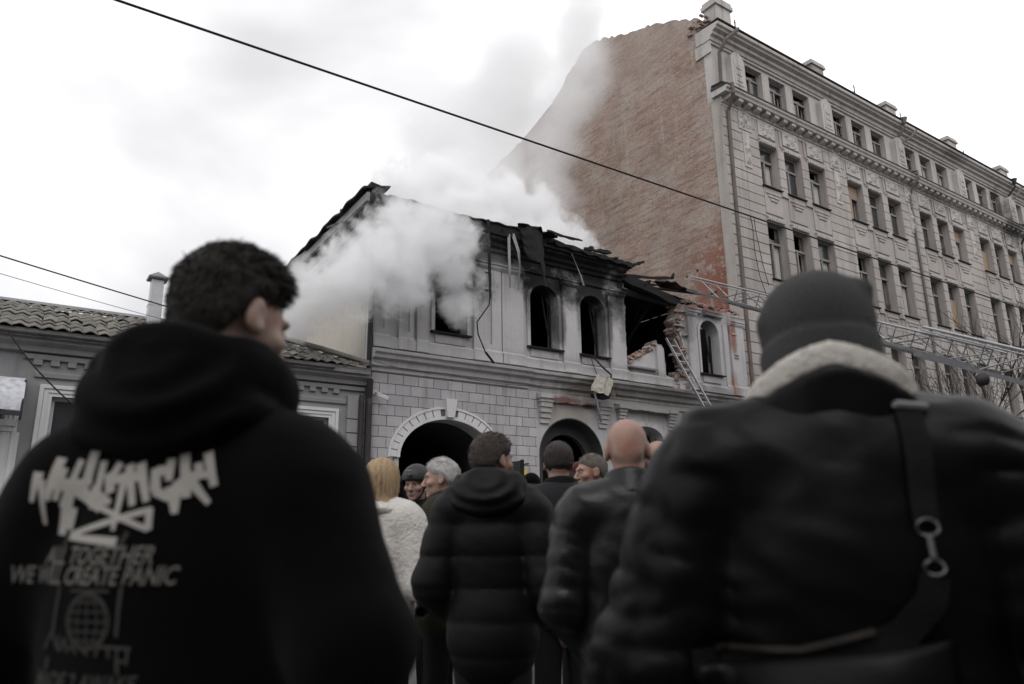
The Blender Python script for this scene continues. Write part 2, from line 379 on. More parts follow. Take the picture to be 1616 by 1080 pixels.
A2 = arch(13.72, 1.2, 0.15, 3.4, 1.15, 20)
A3 = arch(16.75, 0.72, 1.2, 4.1, 0.4, 12)
A4 = arch(19.9, 0.72, 1.2, 4.1, 0.4, 12)
WINS = [(9.58, 0.5), (12.79, 0.53), (14.69, 0.51), (20.12, 0.49)]
wholes = [arch(x, hw, 6.58, 8.05, 0.48, 14) for x, hw in WINS]
wall_o = HP('front_wall', G().wall(outer, [A1, A2, A3, A4] + wholes, 17.0, 17.52), M_house)
# side and rear walls, floors: a hollow shell blackened inside
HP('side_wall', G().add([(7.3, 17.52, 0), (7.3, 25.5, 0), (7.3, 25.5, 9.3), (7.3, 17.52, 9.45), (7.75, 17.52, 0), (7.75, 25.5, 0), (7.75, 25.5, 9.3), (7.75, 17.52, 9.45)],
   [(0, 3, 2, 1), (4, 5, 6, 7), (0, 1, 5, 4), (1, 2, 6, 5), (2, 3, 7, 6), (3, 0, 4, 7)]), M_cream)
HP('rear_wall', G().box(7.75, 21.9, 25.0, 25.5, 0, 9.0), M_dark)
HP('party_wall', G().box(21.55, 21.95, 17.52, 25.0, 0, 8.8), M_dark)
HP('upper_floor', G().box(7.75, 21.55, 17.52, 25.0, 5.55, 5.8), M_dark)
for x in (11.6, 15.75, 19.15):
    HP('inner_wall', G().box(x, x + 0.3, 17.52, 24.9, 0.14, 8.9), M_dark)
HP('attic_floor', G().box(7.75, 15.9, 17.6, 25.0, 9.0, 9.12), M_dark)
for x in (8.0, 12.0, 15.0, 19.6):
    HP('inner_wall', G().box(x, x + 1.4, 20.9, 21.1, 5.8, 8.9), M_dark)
# corner strip on the side wall
HP('corner_strip', G().box(7.27, 7.298, 17.0, 17.32, 5.2, 9.3), M_lowwhite)
# masonry blocks of the ground floor
PROUD = 0.018
CH, CW, GAP = 0.272, 0.44, 0.012
full = G().box(0, CW - GAP, -PROUD, 0, 0, CH - GAP).mesh('stone_block', M_block, bevel=0.006)
def half_w(z, cx, hw, zs, rise):
    if z < zs: return hw
    t = (z - zs) / rise
    return hw * math.sqrt(max(0, 1 - t * t)) if t < 1 else 0
row = 0; z = 0.65
back = HP('block_joint_bed', G().wall([(7.3, 0.6), (12.45, 0.6), (12.45, 5.26), (7.3, 5.26)], [arch(9.55, 1.55, 0.61, 3.15, 1.18, 20)], 16.992, 17.001), M_mortar)
while z < 5.2:
    y0 = 16.99
    x = 7.32 - (0.22 if row % 2 else 0.0)
    hwm = half_w(z + CH * 0.4, 9.55, 1.60, 3.15, 1.22)
    hw2 = half_w(z + CH * 0.5, 13.72, 1.22, 3.4, 1.17)
    while x < 12.44:
        xa, xb = max(x, 7.32), min(x + CW - GAP, 12.44)
        spans = [(xa, xb)]
        if hwm:
            l, r_ = 9.55 - hwm, 9.55 + hwm
            spans = [s for s in ((xa, min(xb, l)), (max(xa, r_), xb)) if s[1] - s[0] > 0.05]
        for sa, sb in spans:
            h = min(CH - GAP, 5.25 - z)
            if abs(sb - sa - CW + GAP) < 1e-4 and h > CH - GAP - 1e-4: o = link('stone_block', full, house)
            else:
                o = G().box(0, sb - sa, -PROUD, 0, 0, h).build('stone_block', M_block, house, bevel=0.006)
            o.location = (sa - 7.3, y0 - 17 + rh.uniform(-0.004, 0.003), z)
        x += CW
    z += CH; row += 1
for xa, xb in ((7.28, 8.1), (11.0, 12.5), (14.95, 21.95)): HP('plinth', G().box(xa, xb, 16.94, 17.0, 0, 0.64), M_niche)
# arch surround of the gateway: moulded ring and voussoirs
def ring(xc, hw, zs, rise, w0, w1, n=28):
    a = [(xc - (hw + w0) * math.cos(PI * i / n), zs + (rise + w0) * math.sin(PI * i / n)) for i in range(n + 1)]
    b_ = [(xc - (hw + w1) * math.cos(PI * i / n), zs + (rise + w1) * math.sin(PI * i / n)) for i in range(n + 1)]
    return a + b_[::-1]
HP('arch_moulding', G().prism(ring(9.55, 1.42, 3.15, 1.05, 0.0, 0.085), 16.93, 17.1).prism(ring(9.55, 1.42, 3.15, 1.05, 0.27, 0.33), 16.925, 17.02), M_trim)
NV = 20
for i in range(NV):
    if i in (9, 10): continue
    t0, t1 = PI * (i + 0.06) / NV, PI * (i + 0.94) / NV
    q = []
    for w, ts in ((0.09, (t0, t1)), (0.262, (t1, t0))):
        for t in ts: q.append((9.55 - (1.42 + w) * math.cos(t), 3.15 + (1.05 + w) * math.sin(t)))
    HP('voussoir', G().prism(q, 16.945, 17.02), M_trim)
HP('voussoir_bed', G().prism(ring(9.55, 1.42, 3.15, 1.05, 0.086, 0.266), 16.962, 17.02), M_mortar)
HP('keystone', G().add([(9.44, 16.85, 4.25), (9.66, 16.85, 4.25), (9.72, 16.82, 4.74), (9.38, 16.82, 4.74), (9.44, 17.0, 4.25), (9.66, 17.0, 4.25), (9.72, 17.0, 4.74), (9.38, 17.0, 4.74)],
   [(0, 1, 2, 3), (4, 7, 6, 5), (0, 4, 5, 1), (1, 5, 6, 2), (2, 6, 7, 3), (3, 7, 4, 0)]), M_trim)
# the passage behind the gateway and the gate leaves
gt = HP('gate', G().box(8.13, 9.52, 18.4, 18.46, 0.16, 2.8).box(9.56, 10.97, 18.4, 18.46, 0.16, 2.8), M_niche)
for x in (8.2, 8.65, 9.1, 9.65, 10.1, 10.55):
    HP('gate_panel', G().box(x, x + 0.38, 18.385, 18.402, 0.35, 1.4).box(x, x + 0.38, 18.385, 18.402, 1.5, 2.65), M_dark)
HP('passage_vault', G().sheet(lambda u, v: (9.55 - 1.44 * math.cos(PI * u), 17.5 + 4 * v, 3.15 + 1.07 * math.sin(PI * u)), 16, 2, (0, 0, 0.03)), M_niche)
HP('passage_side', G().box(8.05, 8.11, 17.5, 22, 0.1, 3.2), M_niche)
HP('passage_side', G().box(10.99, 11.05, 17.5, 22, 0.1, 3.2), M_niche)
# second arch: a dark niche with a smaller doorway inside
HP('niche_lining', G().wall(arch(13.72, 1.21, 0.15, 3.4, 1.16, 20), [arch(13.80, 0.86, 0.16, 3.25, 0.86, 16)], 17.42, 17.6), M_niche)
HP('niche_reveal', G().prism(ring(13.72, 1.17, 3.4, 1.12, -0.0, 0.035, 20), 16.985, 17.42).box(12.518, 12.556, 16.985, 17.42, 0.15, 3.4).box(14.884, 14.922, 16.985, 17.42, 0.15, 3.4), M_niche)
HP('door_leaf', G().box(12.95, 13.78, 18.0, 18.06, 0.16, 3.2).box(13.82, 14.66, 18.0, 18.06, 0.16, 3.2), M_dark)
# ground-floor mouldings: consoles and hoods
def console(x0, w, zb, zt):
    g = G().box(x0 - 0.07, x0 + w + 0.07, 16.74, 17.0, zt - 0.12, zt).box(x0 - 0.03, x0 + w + 0.03, 16.79, 17.0, zt - 0.22, zt - 0.123)
    n = 4; h = (zt - 0.225 - zb) / n
    for i in range(n):
        k = i / n
        g.box(x0 + 0.012 * i, x0 + w - 0.012 * i, 16.82 + 0.04 * i, 17.0, zt - 0.225 - h * (i + 1) + 0.012, zt - 0.225 - h * i)
    return HP('console', g, M_house)
console(12.52, 0.4, 4.32, 5.16); console(14.74, 0.4, 4.32, 5.08)
console(15.55, 0.26, 4.45, 5.1); console(17.75, 0.26, 4.45, 5.1); console(18.6, 0.26, 4.45, 5.1); console(21.2, 0.26, 4.45, 5.1)
def broken_bar(x0, x1, y0, y1, z0, z1):
    top = jag([(x0, z1), (x1, z1)], 0.02, 0.12, rh); bot = jag([(x1, z0), (x0, z0)], 0.025, 0.12, rh)
    return G().prism(top + bot, y0, y1)
HP('hood_moulding', broken_bar(13.0, 14.68, 16.88, 17.0, 4.98, 5.12), M_house)
HP('hood_moulding', broken_bar(15.85, 17.72, 16.8, 17.0, 4.98, 5.11), M_house)
HP('hood_moulding', broken_bar(18.9, 21.16, 16.8, 17.0, 4.98, 5.11), M_house)
for xc in (16.75, 19.9):
    HP('window_surround', G().prism(ring(xc, 0.72, 4.1, 0.4, 0.0, 0.16, 14), 16.93, 17.02), M_house)
    HP('window', G().box(xc - 0.72, xc - 0.66, 17.2, 17.26, 1.2, 4.2).box(xc + 0.66, xc + 0.72, 17.2, 17.26, 1.2, 4.2).box(xc - 0.66, xc + 0.66, 17.2, 17.26, 3.5, 3.56).box(xc - 0.03, xc + 0.03, 17.2, 17.26, 1.2, 3.5), M_frame)
rb = random.Random(11)
brick_me = [G().box(-0.12, 0.12, -0.06, 0.06, -0.033, 0.033, 0.012, rb).mesh('brick', M_brick, bevel=0.008) for _ in range(5)]
def loose_brick(x, y, z, a=0.35, par=None):
    o = link('brick', rb.choice(brick_me), par or house, (x - 7.3, y - 17, z)); o.rotation_euler = (rb.uniform(-a, a), rb.uniform(-a, a), rb.uniform(-a, a)); return o
for i in range(9): loose_brick(13.08 + i * 0.19 * 0.6, 16.975, 5.05 + 0.04 * (i % 2), 0.06)
# string course between the floors
prof = [(17.0, 5.26), (16.93, 5.30), (16.93, 5.38), (16.84, 5.42), (16.82, 5.56), (16.70, 5.60), (16.68, 5.68), (16.60, 5.72), (16.58, 5.80), (17.0, 5.90)]
HP('string_course', G().extr_x(prof, 7.24, 12.12), M_house)
prof2 = [(y + 0.05, zz) for y, zz in prof]; prof2[0] = (17.0, 5.26); prof2[-1] = (17.0, 5.90)
xs = [12.13, 13.7, 15.2, 17.0, 19.0, 21.95]
for i, (xa, xb) in enumerate(zip(xs[:-1], xs[1:])):
    HP('string_course', G().extr_x([(y + rh.uniform(-0.008, 0.008) * (y < 16.99), zz + rh.uniform(-0.01, 0.01)) for y, zz in prof2], xa, xb - 0.004), M_house)
HP('lower_band', G().box(12.46, 21.95, 16.95, 17.0, 5.13, 5.2), M_house)
# upper floor: plinth band, pilasters with panels, capitals, window surrounds
HP('upper_plinth', G().extr_x([(17.0, 5.91), (16.87, 5.91), (16.86, 6.16), (16.95, 6.24), (17.0, 6.24)], 7.27, 18.1), M_house)
HP('upper_plinth', G().extr_x([(17.0, 5.91), (16.88, 5.91), (16.87, 6.12), (16.95, 6.19), (17.0, 6.19)], 18.98, 21.95), M_house)
def pilaster(x0, x1, z1=8.66, cap=True, panel=None, y=16.90):
    g = G()
    if panel:
        a, b_ = panel
        g.box(x0, a, y, 17.0, 6.242, z1).box(b_, x1, y, 17.0, 6.242, z1).box(a, b_, y, 17.0, 6.242, 6.42).box(a, b_, y, 17.0, 8.03, 8.14).box(a, b_, y, 17.0, z1 - 0.1, z1)
        g.box(a, b_, y + 0.05, 17.0, 6.42, 8.03).box(a, b_, y + 0.05, 17.0, 8.14, z1 - 0.1)
    else: g.box(x0, x1, y, 17.0, 6.242, z1)
    HP('pilaster', g, M_house)
    HP('pilaster_base', G().extr_x([(17.0, 5.92), (y - 0.055, 5.92), (y - 0.055, 6.2), (y - 0.01, 6.26), (17.0, 6.26)], x0 - 0.03, x1 + 0.03), M_house)
    if cap: HP('capital', G().extr_x([(17.0, z1), (y - 0.015, z1), (y - 0.06, z1 + 0.07), (y - 0.06, z1 + 0.13), (y - 0.09, z1 + 0.15), (y - 0.09, z1 + 0.2), (17.0, z1 + 0.22)], x0 - 0.03, x1 + 0.03), M_house)
pilaster(7.3, 7.7, panel=(7.42, 7.58)); pilaster(8.0, 8.42, panel=(8.12, 8.3)); pilaster(8.52, 8.85)
pilaster(10.29, 11.2, panel=(10.64, 10.88)); pilaster(11.24, 11.98)
pilaster(13.46, 14.05); pilaster(15.34, 16.02)
pilaster(18.99, 19.42, 8.55); pilaster(20.88, 21.12, 8.5, False, y=16.94); pilaster(21.2, 21.94, 8.5)
HP('stub_pier', G().prism(jag([(17.42, 6.2), (17.42, 7.28)], 0.0, 9) + jag([(17.42, 7.28), (17.72, 7.2)], 0.03, 0.08, rh)[1:] + [(17.76, 6.2)], 16.9, 17.0), M_house)
for (xc, hw), hole in zip(WINS, wholes):
    HP('window_surround', G().prism(ring(xc, hw, 8.05, 0.48, 0.005, 0.11, 16), 16.94, 17.03).box(xc - hw - 0.11, xc - hw - 0.005, 16.94, 17.03, 6.56, 8.05).box(xc + hw + 0.005, xc + hw + 0.11, 16.94, 17.03, 6.56, 8.05), M_house)
    HP('window_sill', G().extr_x([(17.1, 6.53), (16.86, 6.52), (16.83, 6.56), (17.1, 6.60)], xc - hw - 0.12, xc + hw + 0.12), M_sill)
    HP('apron', G().box(xc - hw + 0.02, xc + hw - 0.02, 16.96, 17.0, 6.27, 6.49), M_house)
    # charred remains of the casement
    f = G().box(xc + hw - 0.09, xc + hw - 0.03, 17.3, 17.36, 6.6, 8.1).box(xc - hw + 0.02, xc - hw + 0.07, 17.3, 17.36, 6.6, 7.4)
    f.bar((xc - hw, 17.33, 6.72), (xc + hw * 0.7, 17.25, 6.60), 0.04).bar((xc + hw * 0.3, 17.3, 8.3), (xc + hw * 0.75, 17.33, 7.1), 0.045)
    HP('burnt_casement', f, M_char)
HP('broken_window_sill', G().extr_x([(17.1, 6.40), (16.86, 6.38), (16.84, 6.43), (17.1, 6.46)], 16.1, 17.35), M_house)
# frieze and eaves cornice left of the breach
HP('frieze_band', G().extr_x([(17.0, 8.87), (16.94, 8.87), (16.93, 8.98), (17.0, 9.0)], 7.3, 16.0), M_house)
eprof = [(17.0, 9.22), (16.92, 9.25), (16.90, 9.34), (16.80, 9.38), (16.78, 9.48), (16.62, 9.53), (16.6, 9.64), (17.2, 9.68), (17.2, 9.22)]
for xa, xb in ((7.26, 9.6), (9.605, 12.0), (12.005, 14.1), (14.105, 15.98)):
    HP('eaves_cornice', G().extr_x(eprof, xa, xb), M_house)
for xa, xb in ((18.97, 19.7), (19.9, 20.85), (21.2, 21.94)):
    HP('capital_band', G().extr_x([(17.0, 8.7), (16.85, 8.72), (16.83, 8.8), (16.8, 8.83), (16.8, 8.87), (17.0, 8.92)], xa, xb), M_house)
# raw bricks round the breach and along the broken wall top
for i in range(250):
    side = rb.random()
    if side < 0.42:      # right edge, a thick ragged cheek
        z = rb.uniform(6.2, 8.95); x = 18.66 + 0.25 * abs(math.sin(z * 3.1)) + rb.uniform(-0.12, 0.2) ; y = rb.uniform(16.97, 17.5)
        if z > 6.9 or x > 18.5: loose_brick(x - (0.12 if z > 7.6 else 0), y, z, 0.25)
    elif side < 0.66:    # rubble at the foot
        x = rb.uniform(16.15, 17.5); z = 6.55 + (x - 16.15) * 0.52 + rb.uniform(-0.06, 0.1); loose_brick(x, rb.uniform(16.98, 17.5), z, 0.6)
    elif side < 0.92:    # wall top on the right
        x = rb.uniform(18.95, 21.9); loose_brick(x, rb.uniform(16.95, 17.5), 9.02 + rb.uniform(-0.02, 0.16), 0.35)
    else:
        loose_brick(rb.uniform(15.6, 16.1), rb.uniform(16.75, 17.4), 9.52 + rb.uniform(0, 0.15), 0.3)
for i in range(22):      # bricks bared where plaster fell off the right pilaster
    z = 6.9 + (i % 20) * 0.1
    if rb.random() < 0.3: loose_brick(21.36 + rb.uniform(-0.09, 0.09), 16.925 if z < 8.5 else 16.95, z, 0.09)
core = [(x + (-0.16 if x > 17.9 else 0.05) + rb.uniform(-0.07, 0.05), z + (0.08 if z < 7.5 else 0) + rb.uniform(-0.05, 0.05)) for x, z in jag(breach, 0.05, 0.1, rb)]
HP('brick_core', G().prism([(19.3, 8.93)] + core + [(15.8, 9.3), (15.8, 6.1), (19.3, 6.1)], 17.05, 17.5), mat('raw_brick_core', (0.17, 0.13, 0.115), 0.95, 0.5, 3, 26, tint=((0.33, 0.30, 0.28), 4, 0.9), bump=1.0, bscale=22))
HP('rubble', (lambda g: [g.box(*(lambda x, y, z, a, b_, c: (x - a, x + a, y - b_, y + b_, z - c, z + c))(rb.uniform(16.1, 18.9), rb.uniform(17.05, 18.4), 6.0 + rb.uniform(0, 0.5), rb.uniform(.04, .16), rb.uniform(.04, .14), rb.uniform(.03, .09)), 0.03, rb) for _ in range(140)] and g)(G()), M_brick, kind='stuff')
# ---- burnt roof: wall plate, rafters, side eaves, twisted sheets
def roof_z(y): return 9.72 + (y - 16.5) * 0.02
HP('wall_plate', G().prism(jag([(7.1, 9.62), (16.1, 9.6)], 0.0, 9) + jag([(16.1, 9.78), (13.5, 9.86), (11.9, 10.02), (10.4, 9.92), (7.1, 9.92)], 0.035, 0.16, rh), 16.5, 16.85), M_char)
for i in range(13):
    x = 7.9 + i * 0.62
    HP('rafter', G().rough((x, 16.35 + rh.uniform(0, .2), 9.75), (x + rh.uniform(-.1, .1), 21.2, 11.3 - (0.5 if i > 8 else 0) + rh.uniform(-.15, .15)), 0.09, 0.15), M_char)
HP('ridge_beam', G().bar((8.5, 21.2, 11.3), (15.2, 21.2, 10.95), 0.15, 0.2), M_char)
for i in range(5):
    y = 17.6 + i * 0.75
    HP('roof_batten', G().rough((7.8, y, 9.95 + (y - 16.4) * 0.33), (11.2 + rh.uniform(-1, 1.5), y, 9.93 + (y - 16.4) * 0.33), 0.08, 0.05), M_char)
# side eaves that run back over the cream wall
def side_strip(x0, x1, z0, z1, y0, y1, m, n):
    return HP(n, G().add([(x0, y0, z0), (x1, y0, z0), (x1, y1, z0 - 0.25), (x0, y1, z0 - 0.25), (x0, y0, z1), (x1, y0, z1), (x1, y1, z1 - 0.25), (x0, y1, z1 - 0.25)],
        [(0, 1, 2, 3), (4, 7, 6, 5), (0, 4, 5, 1), (1, 5, 6, 2), (2, 6, 7, 3), (3, 7, 4, 0)]), m)
side_strip(6.86, 7.3, 9.70, 9.78, 16.5, 25.6, M_char, 'soffit_board')
side_strip(6.78, 6.86, 9.62, 9.86, 16.45, 25.6, M_zinc, 'fascia_board')
side_strip(7.14, 7.3, 9.42, 9.55, 16.9, 25.6, M_lowwhite, 'eaves_moulding')
side_strip(7.22, 7.3, 9.30, 9.42, 17.0, 25.6, M_low, 'eaves_moulding')
HP('roof_edge', G().sheet(lambda u, v: (6.66 + 0.75 * v + 0.02 * math.sin(40 * u), 16.4 + 9.3 * u, 9.92 - 0.26 * u + 0.2 * v + 0.03 * math.sin(63 * u) * (1 - v) + 0.02 * math.sin(29 * u)), 60, 4, (0, 0, 0.05)), M_char)
HP('corner_post', G().bar((6.95, 16.6, 9.55), (7.05, 16.62, 10.18), 0.28, 0.22).bar((7.2, 16.7, 9.5), (7.1, 16.8, 10.1), 0.12, 0.12), M_char)
HP('loose_board', G().bar((6.36, 18.0, 9.34), (7.45, 18.45, 10.12), 0.16, 0.05), M_zinc)
def twist(name, pts, w, m, th=0.012):
    g = G(); pts = [Vector(p) for p in pts]
    def f(u, v):
        k = u * (len(pts) - 1); i = min(int(k), len(pts) - 2); t = k - i
        p = pts[i].lerp(pts[i + 1], t); a = 0.5 * math.sin(3 * u + p.x)
        return tuple(p + Vector((math.cos(a), math.sin(a), 0)) * (v - 0.5) * w)
    return HP(name, g.sheet(f, 14, 1, (0.0, th, 0)), m)
twist('hanging_flashing', [(10.46, 16.42, 9.95), (10.48, 16.4, 8.9), (10.52, 16.42, 7.6)], 0.09, M_char)
HP('hanging_cable', G().tube([(10.5, 16.4, 7.75), (10.48, 16.42, 7.4), (10.1, 16.45, 6.85), (10.12, 16.42, 6.5), (10.35, 16.4, 6.0)], 0.018, 6).tube([(10.35, 16.4, 6.02), (10.6, 16.38, 5.75)], 0.032, 6), M_char)
twist('hanging_flashing', [(11.22, 16.5, 9.7), (11.2, 16.45, 8.6), (11.22, 16.45, 8.05)], 0.08, M_zinc)
twist('hanging_flashing', [(11.36, 16.5, 9.75), (11.5, 16.42, 9.2), (11.56, 16.45, 8.8), (11.5, 16.45, 8.02)], 0.1, M_zinc)
twist('hanging_flashing', [(13.55, 16.5, 9.6), (13.85, 16.45, 8.9), (13.95, 16.45, 8.6)], 0.06, M_zinc)
HP('twisted_roof_sheet', G().sheet(lambda u, v: (11.55 + 0.75 * u + 0.12 * v + 0.02 * math.sin(20 * v), 16.35 - 0.15 * math.sin(3 * u), 9.95 - 1.75 * v * (0.45 + 0.6 * u * (0.7 + 0.3 * math.sin(9 * u))) + 0.05 * math.sin(17 * u + 3)), 14, 12, (0, 0.015, 0)), M_char)
HP('twisted_roof_sheet', G().sheet(lambda u, v: (11.7 + 1.15 * u - 0.2 * v + 0.1 * math.sin(12 * v), 16.2 + 0.7 * v + 0.08 * math.sin(14 * u), 10.0 + 0.16 * v - 0.12 * u + 0.04 * math.sin(21 * u + 6 * v)), 22, 8, (0, 0, 0.02)), M_char)
HP('eaves_sheet', G().sheet(lambda u, v: (12.6 + 3.5 * u, 16.42 + 0.5 * v, 9.72 - 0.12 * u + 0.16 * v + 0.025 * math.sin(38 * u)), 40, 4, (0, 0, 0.03)), M_char)
HP('eaves_sheet', G().sheet(lambda u, v: (7.4 + 4.2 * u, 16.45 + 0.5 * v, 9.9 + 0.02 * math.sin(9 * u) + 0.12 * v + 0.02 * math.sin(48 * u)), 44, 4, (0, 0, 0.03)), M_char)
for a, b_, w in (((12.9, 16.4, 10.02), (13.75, 16.2, 9.95), 0.06), ((12.7, 16.6, 10.2), (13.6, 16.4, 10.0), 0.05), ((14.3, 16.8, 10.0), (15.2, 16.5, 9.95), 0.09), ((14.5, 17, 9.8), (14.7, 16.8, 10.15), 0.12), ((15.4, 17.2, 9.75), (16.6, 16.9, 9.95), 0.07), ((16.5, 16.9, 9.9), (16.95, 16.8, 10.1), 0.08),
                 ((15.9, 17.0, 9.45), (18.3, 16.8, 9.75), 0.09), ((18.25, 16.8, 9.72), (18.35, 16.8, 9.95), 0.08), ((16.0, 17.2, 9.35), (16.3, 17.1, 9.8), 0.14)):
    HP('burnt_beam', G().rough(a, b_, w, w * 1.3), M_char)
HP('fallen_beam', G().rough((15.95, 16.95, 9.42), (19.2, 17.2, 8.98), 0.28, 0.36), M_char)
HP('fallen_beam', G().rough((16.2, 17.6, 9.5), (19.5, 17.5, 9.3), 0.2, 0.2), M_char)
HP('bent_rail', G().bar((16.6, 17.3, 9.35), (20.2, 16.9, 9.5), 0.08, 0.06).bar((20.2, 16.9, 9.48), (20.65, 16.9, 9.72), 0.07, 0.06), M_char)
for k in range(12):
    x = rh.uniform(15.9, 18.9); HP('burnt_beam', G().rough((x, 16.9 + rh.uniform(-.15, .5), 9.3 + rh.uniform(-.1, .25)), (x + rh.uniform(-.9, .9), 17.2 + rh.uniform(-.3, .5), 9.35 + rh.uniform(-.35, .4)), rh.uniform(.04, .12)), M_char)
HP('fallen_roof_sheet', G().sheet(lambda u, v: (17.9 + 1.7 * u + 0.08 * math.sin(9 * v), 16.85 + 0.6 * v, 9.55 + 0.09 * math.sin(6 * u + 2 * v) + 0.1 * v + 0.03 * math.sin(23 * u)), 22, 6, (0, 0, 0.03)), M_sheet)
HP('charred_ceiling', G().prism(jag([(15.9, 9.12), (19.3, 8.98)], 0.0, 9) + jag([(19.3, 9.2), (17.5, 9.3), (15.9, 9.4)], 0.04, 0.2, rh), 17.56, 21.5), M_char)
HP('inner_partition', G().box(15.85, 19.4, 19.6, 19.75, 5.8, 9.3), M_dark)
for i in range(7):
    x = 16.3 + i * 0.42
    HP('burnt_lath', G().rough((x, 17.7, 9.05 + rh.uniform(-.1, .0)), (x + rh.uniform(-.5, .5), 18.6, 8.2 + rh.uniform(-.5, .5)), 0.05, 0.08), M_char)
HP('corner_downpipe', G().tube([(7.2, 16.9, 9.3), (7.2, 16.92, 0.2)], 0.07, 10), M_pipe)

# ---- mangled lamp bracket, security camera and graffiti on the house front
lamp = thing('wrecked_sign_box', 'crumpled white sign box hanging by cables over the dark arched doorway', 'sign', (14.4, 16.5, 5.55))
G().sheet(lambda u, v: (-0.5 + 0.72 * u + 0.22 * v, -0.28 + 0.05 * math.sin(9 * u + 4 * v) + 0.06 * (u > 0.6), -0.28 + 0.5 * v - 0.04 * u + 0.03 * math.sin(11 * u + 7 * v)), 12, 9, (0.0, 0.03, 0.0)).build('face_panel', mat('scorched_white_panel', (0.5, 0.48, 0.42), 0.6, 0.35, 4, 14, 0.4, tint=((0.22, 0.2, 0.1), 5, 0.8), bump=0.4), lamp)
G().sheet(lambda u, v: (0.2 + 0.42 * u, -0.2 + 0.3 * v + 0.05 * math.sin(8 * u), -0.3 + 0.62 * v * (1 - 0.4 * u) + 0.08 * math.sin(9 * u)), 10, 8, (0, 0.02, 0)).build('torn_casing', M_sheet, lamp)
G().box(-0.2, 0.35, -0.1, 0.12, -0.42, -0.25, 0.06).build('casing_base', M_char, lamp)
G().tube([(0.1, 0.3, 0.95), (0.3, 0.1, 0.6), (0.5, -0.05, 0.35), (0.42, -0.1, 0.1), (0.55, -0.08, -0.3)], 0.03, 6).build('cable', M_cable, lamp)
G().tube([(0.0, 0.3, 0.95), (0.12, 0.2, 0.4), (0.05, -0.1, 0.2)], 0.012, 6).build('cable', M_cable, lamp)
G().bar((-0.35, -0.2, -0.25), (-0.1, -0.15, -0.95), 0.07, 0.03).bar((-0.1, -0.15, -0.95), (-0.02, -0.1, -1.15), 0.06, 0.03).build('bent_bracket', M_zinc, lamp)
G().bar((-0.75, 0.2, -0.1), (-0.1, 0.1, 0.05), 0.015).bar((-0.9, 0.3, -0.25), (-0.2, 0.1, -0.2), 0.015).bar((0.1, 0.45, -0.1), (0.0, 0.0, -0.1), 0.06).build('stay_bar', M_sheet, lamp)
cctv = thing('security_camera', 'small white security camera on the block wall beside the downpipes', 'camera', (7.45, 16.95, 4.62))
G().bar((-0.02, -0.12, 0.05), (0.2, -0.32, -0.08), 0.1, 0.1).build('body', M_lowwhite, cctv, bevel=0.012)
G().bar((-0.05, 0.02, 0.12), (0.02, -0.16, 0.03), 0.04).box(-0.1, 0.0, -0.01, 0.05, 0.06, 0.18).build('bracket', M_lowwhite, cctv)
M_yel = mat('yellow_spray_paint', (0.6, 0.5, 0.05), 0.8, 0.2, 4); M_blk = mat('black_spray_paint', (0.02, 0.02, 0.02), 0.8, 0.2, 4); M_lil = mat('lilac_paint', (0.42, 0.34, 0.42), 0.8, 0.2, 4)
graf = thing('wall_graffiti', 'yellow and black graffiti tag sprayed on the block wall between the two arches', 'graffiti', (11.9, 16.95, 2.1))
G().prism([(-0.12, 0.1), (0.1, 0.28), (0.22, 0.62), (0.05, 0.95), (-0.13, 0.9)], 0.0, 0.006).build('yellow_patch', M_yel, graf)
G().bar((-0.13, -0.008, 0.1), (0.12, -0.008, 0.5), 0.012, 0.03).bar((0.12, -0.008, 0.5), (-0.05, -0.008, 0.95), 0.012, 0.03).bar((-0.1, -0.008, 1.0), (0.2, -0.008, 1.05), 0.012, 0.03).build('black_outline', M_blk, graf)
G().prism([(-0.13, -0.4), (0.12, -0.35), (0.15, 0.1), (-0.12, 0.08)], 0.0, 0.005).build('lilac_patch', M_lil, graf)
pl = thing('doorway_edge_panel', 'narrow black door panel folded back against the block wall beside the gateway', 'door panel', (11.35, 16.7, 0.14))
G().box(-0.04, 0.04, -0.5, 0.24, 0, 3.0).build('panel', M_niche, pl, bevel=0.01); G().box(-0.05, 0.05, -0.53, -0.5, 0, 3.02).build('edge_strip', M_char, pl)

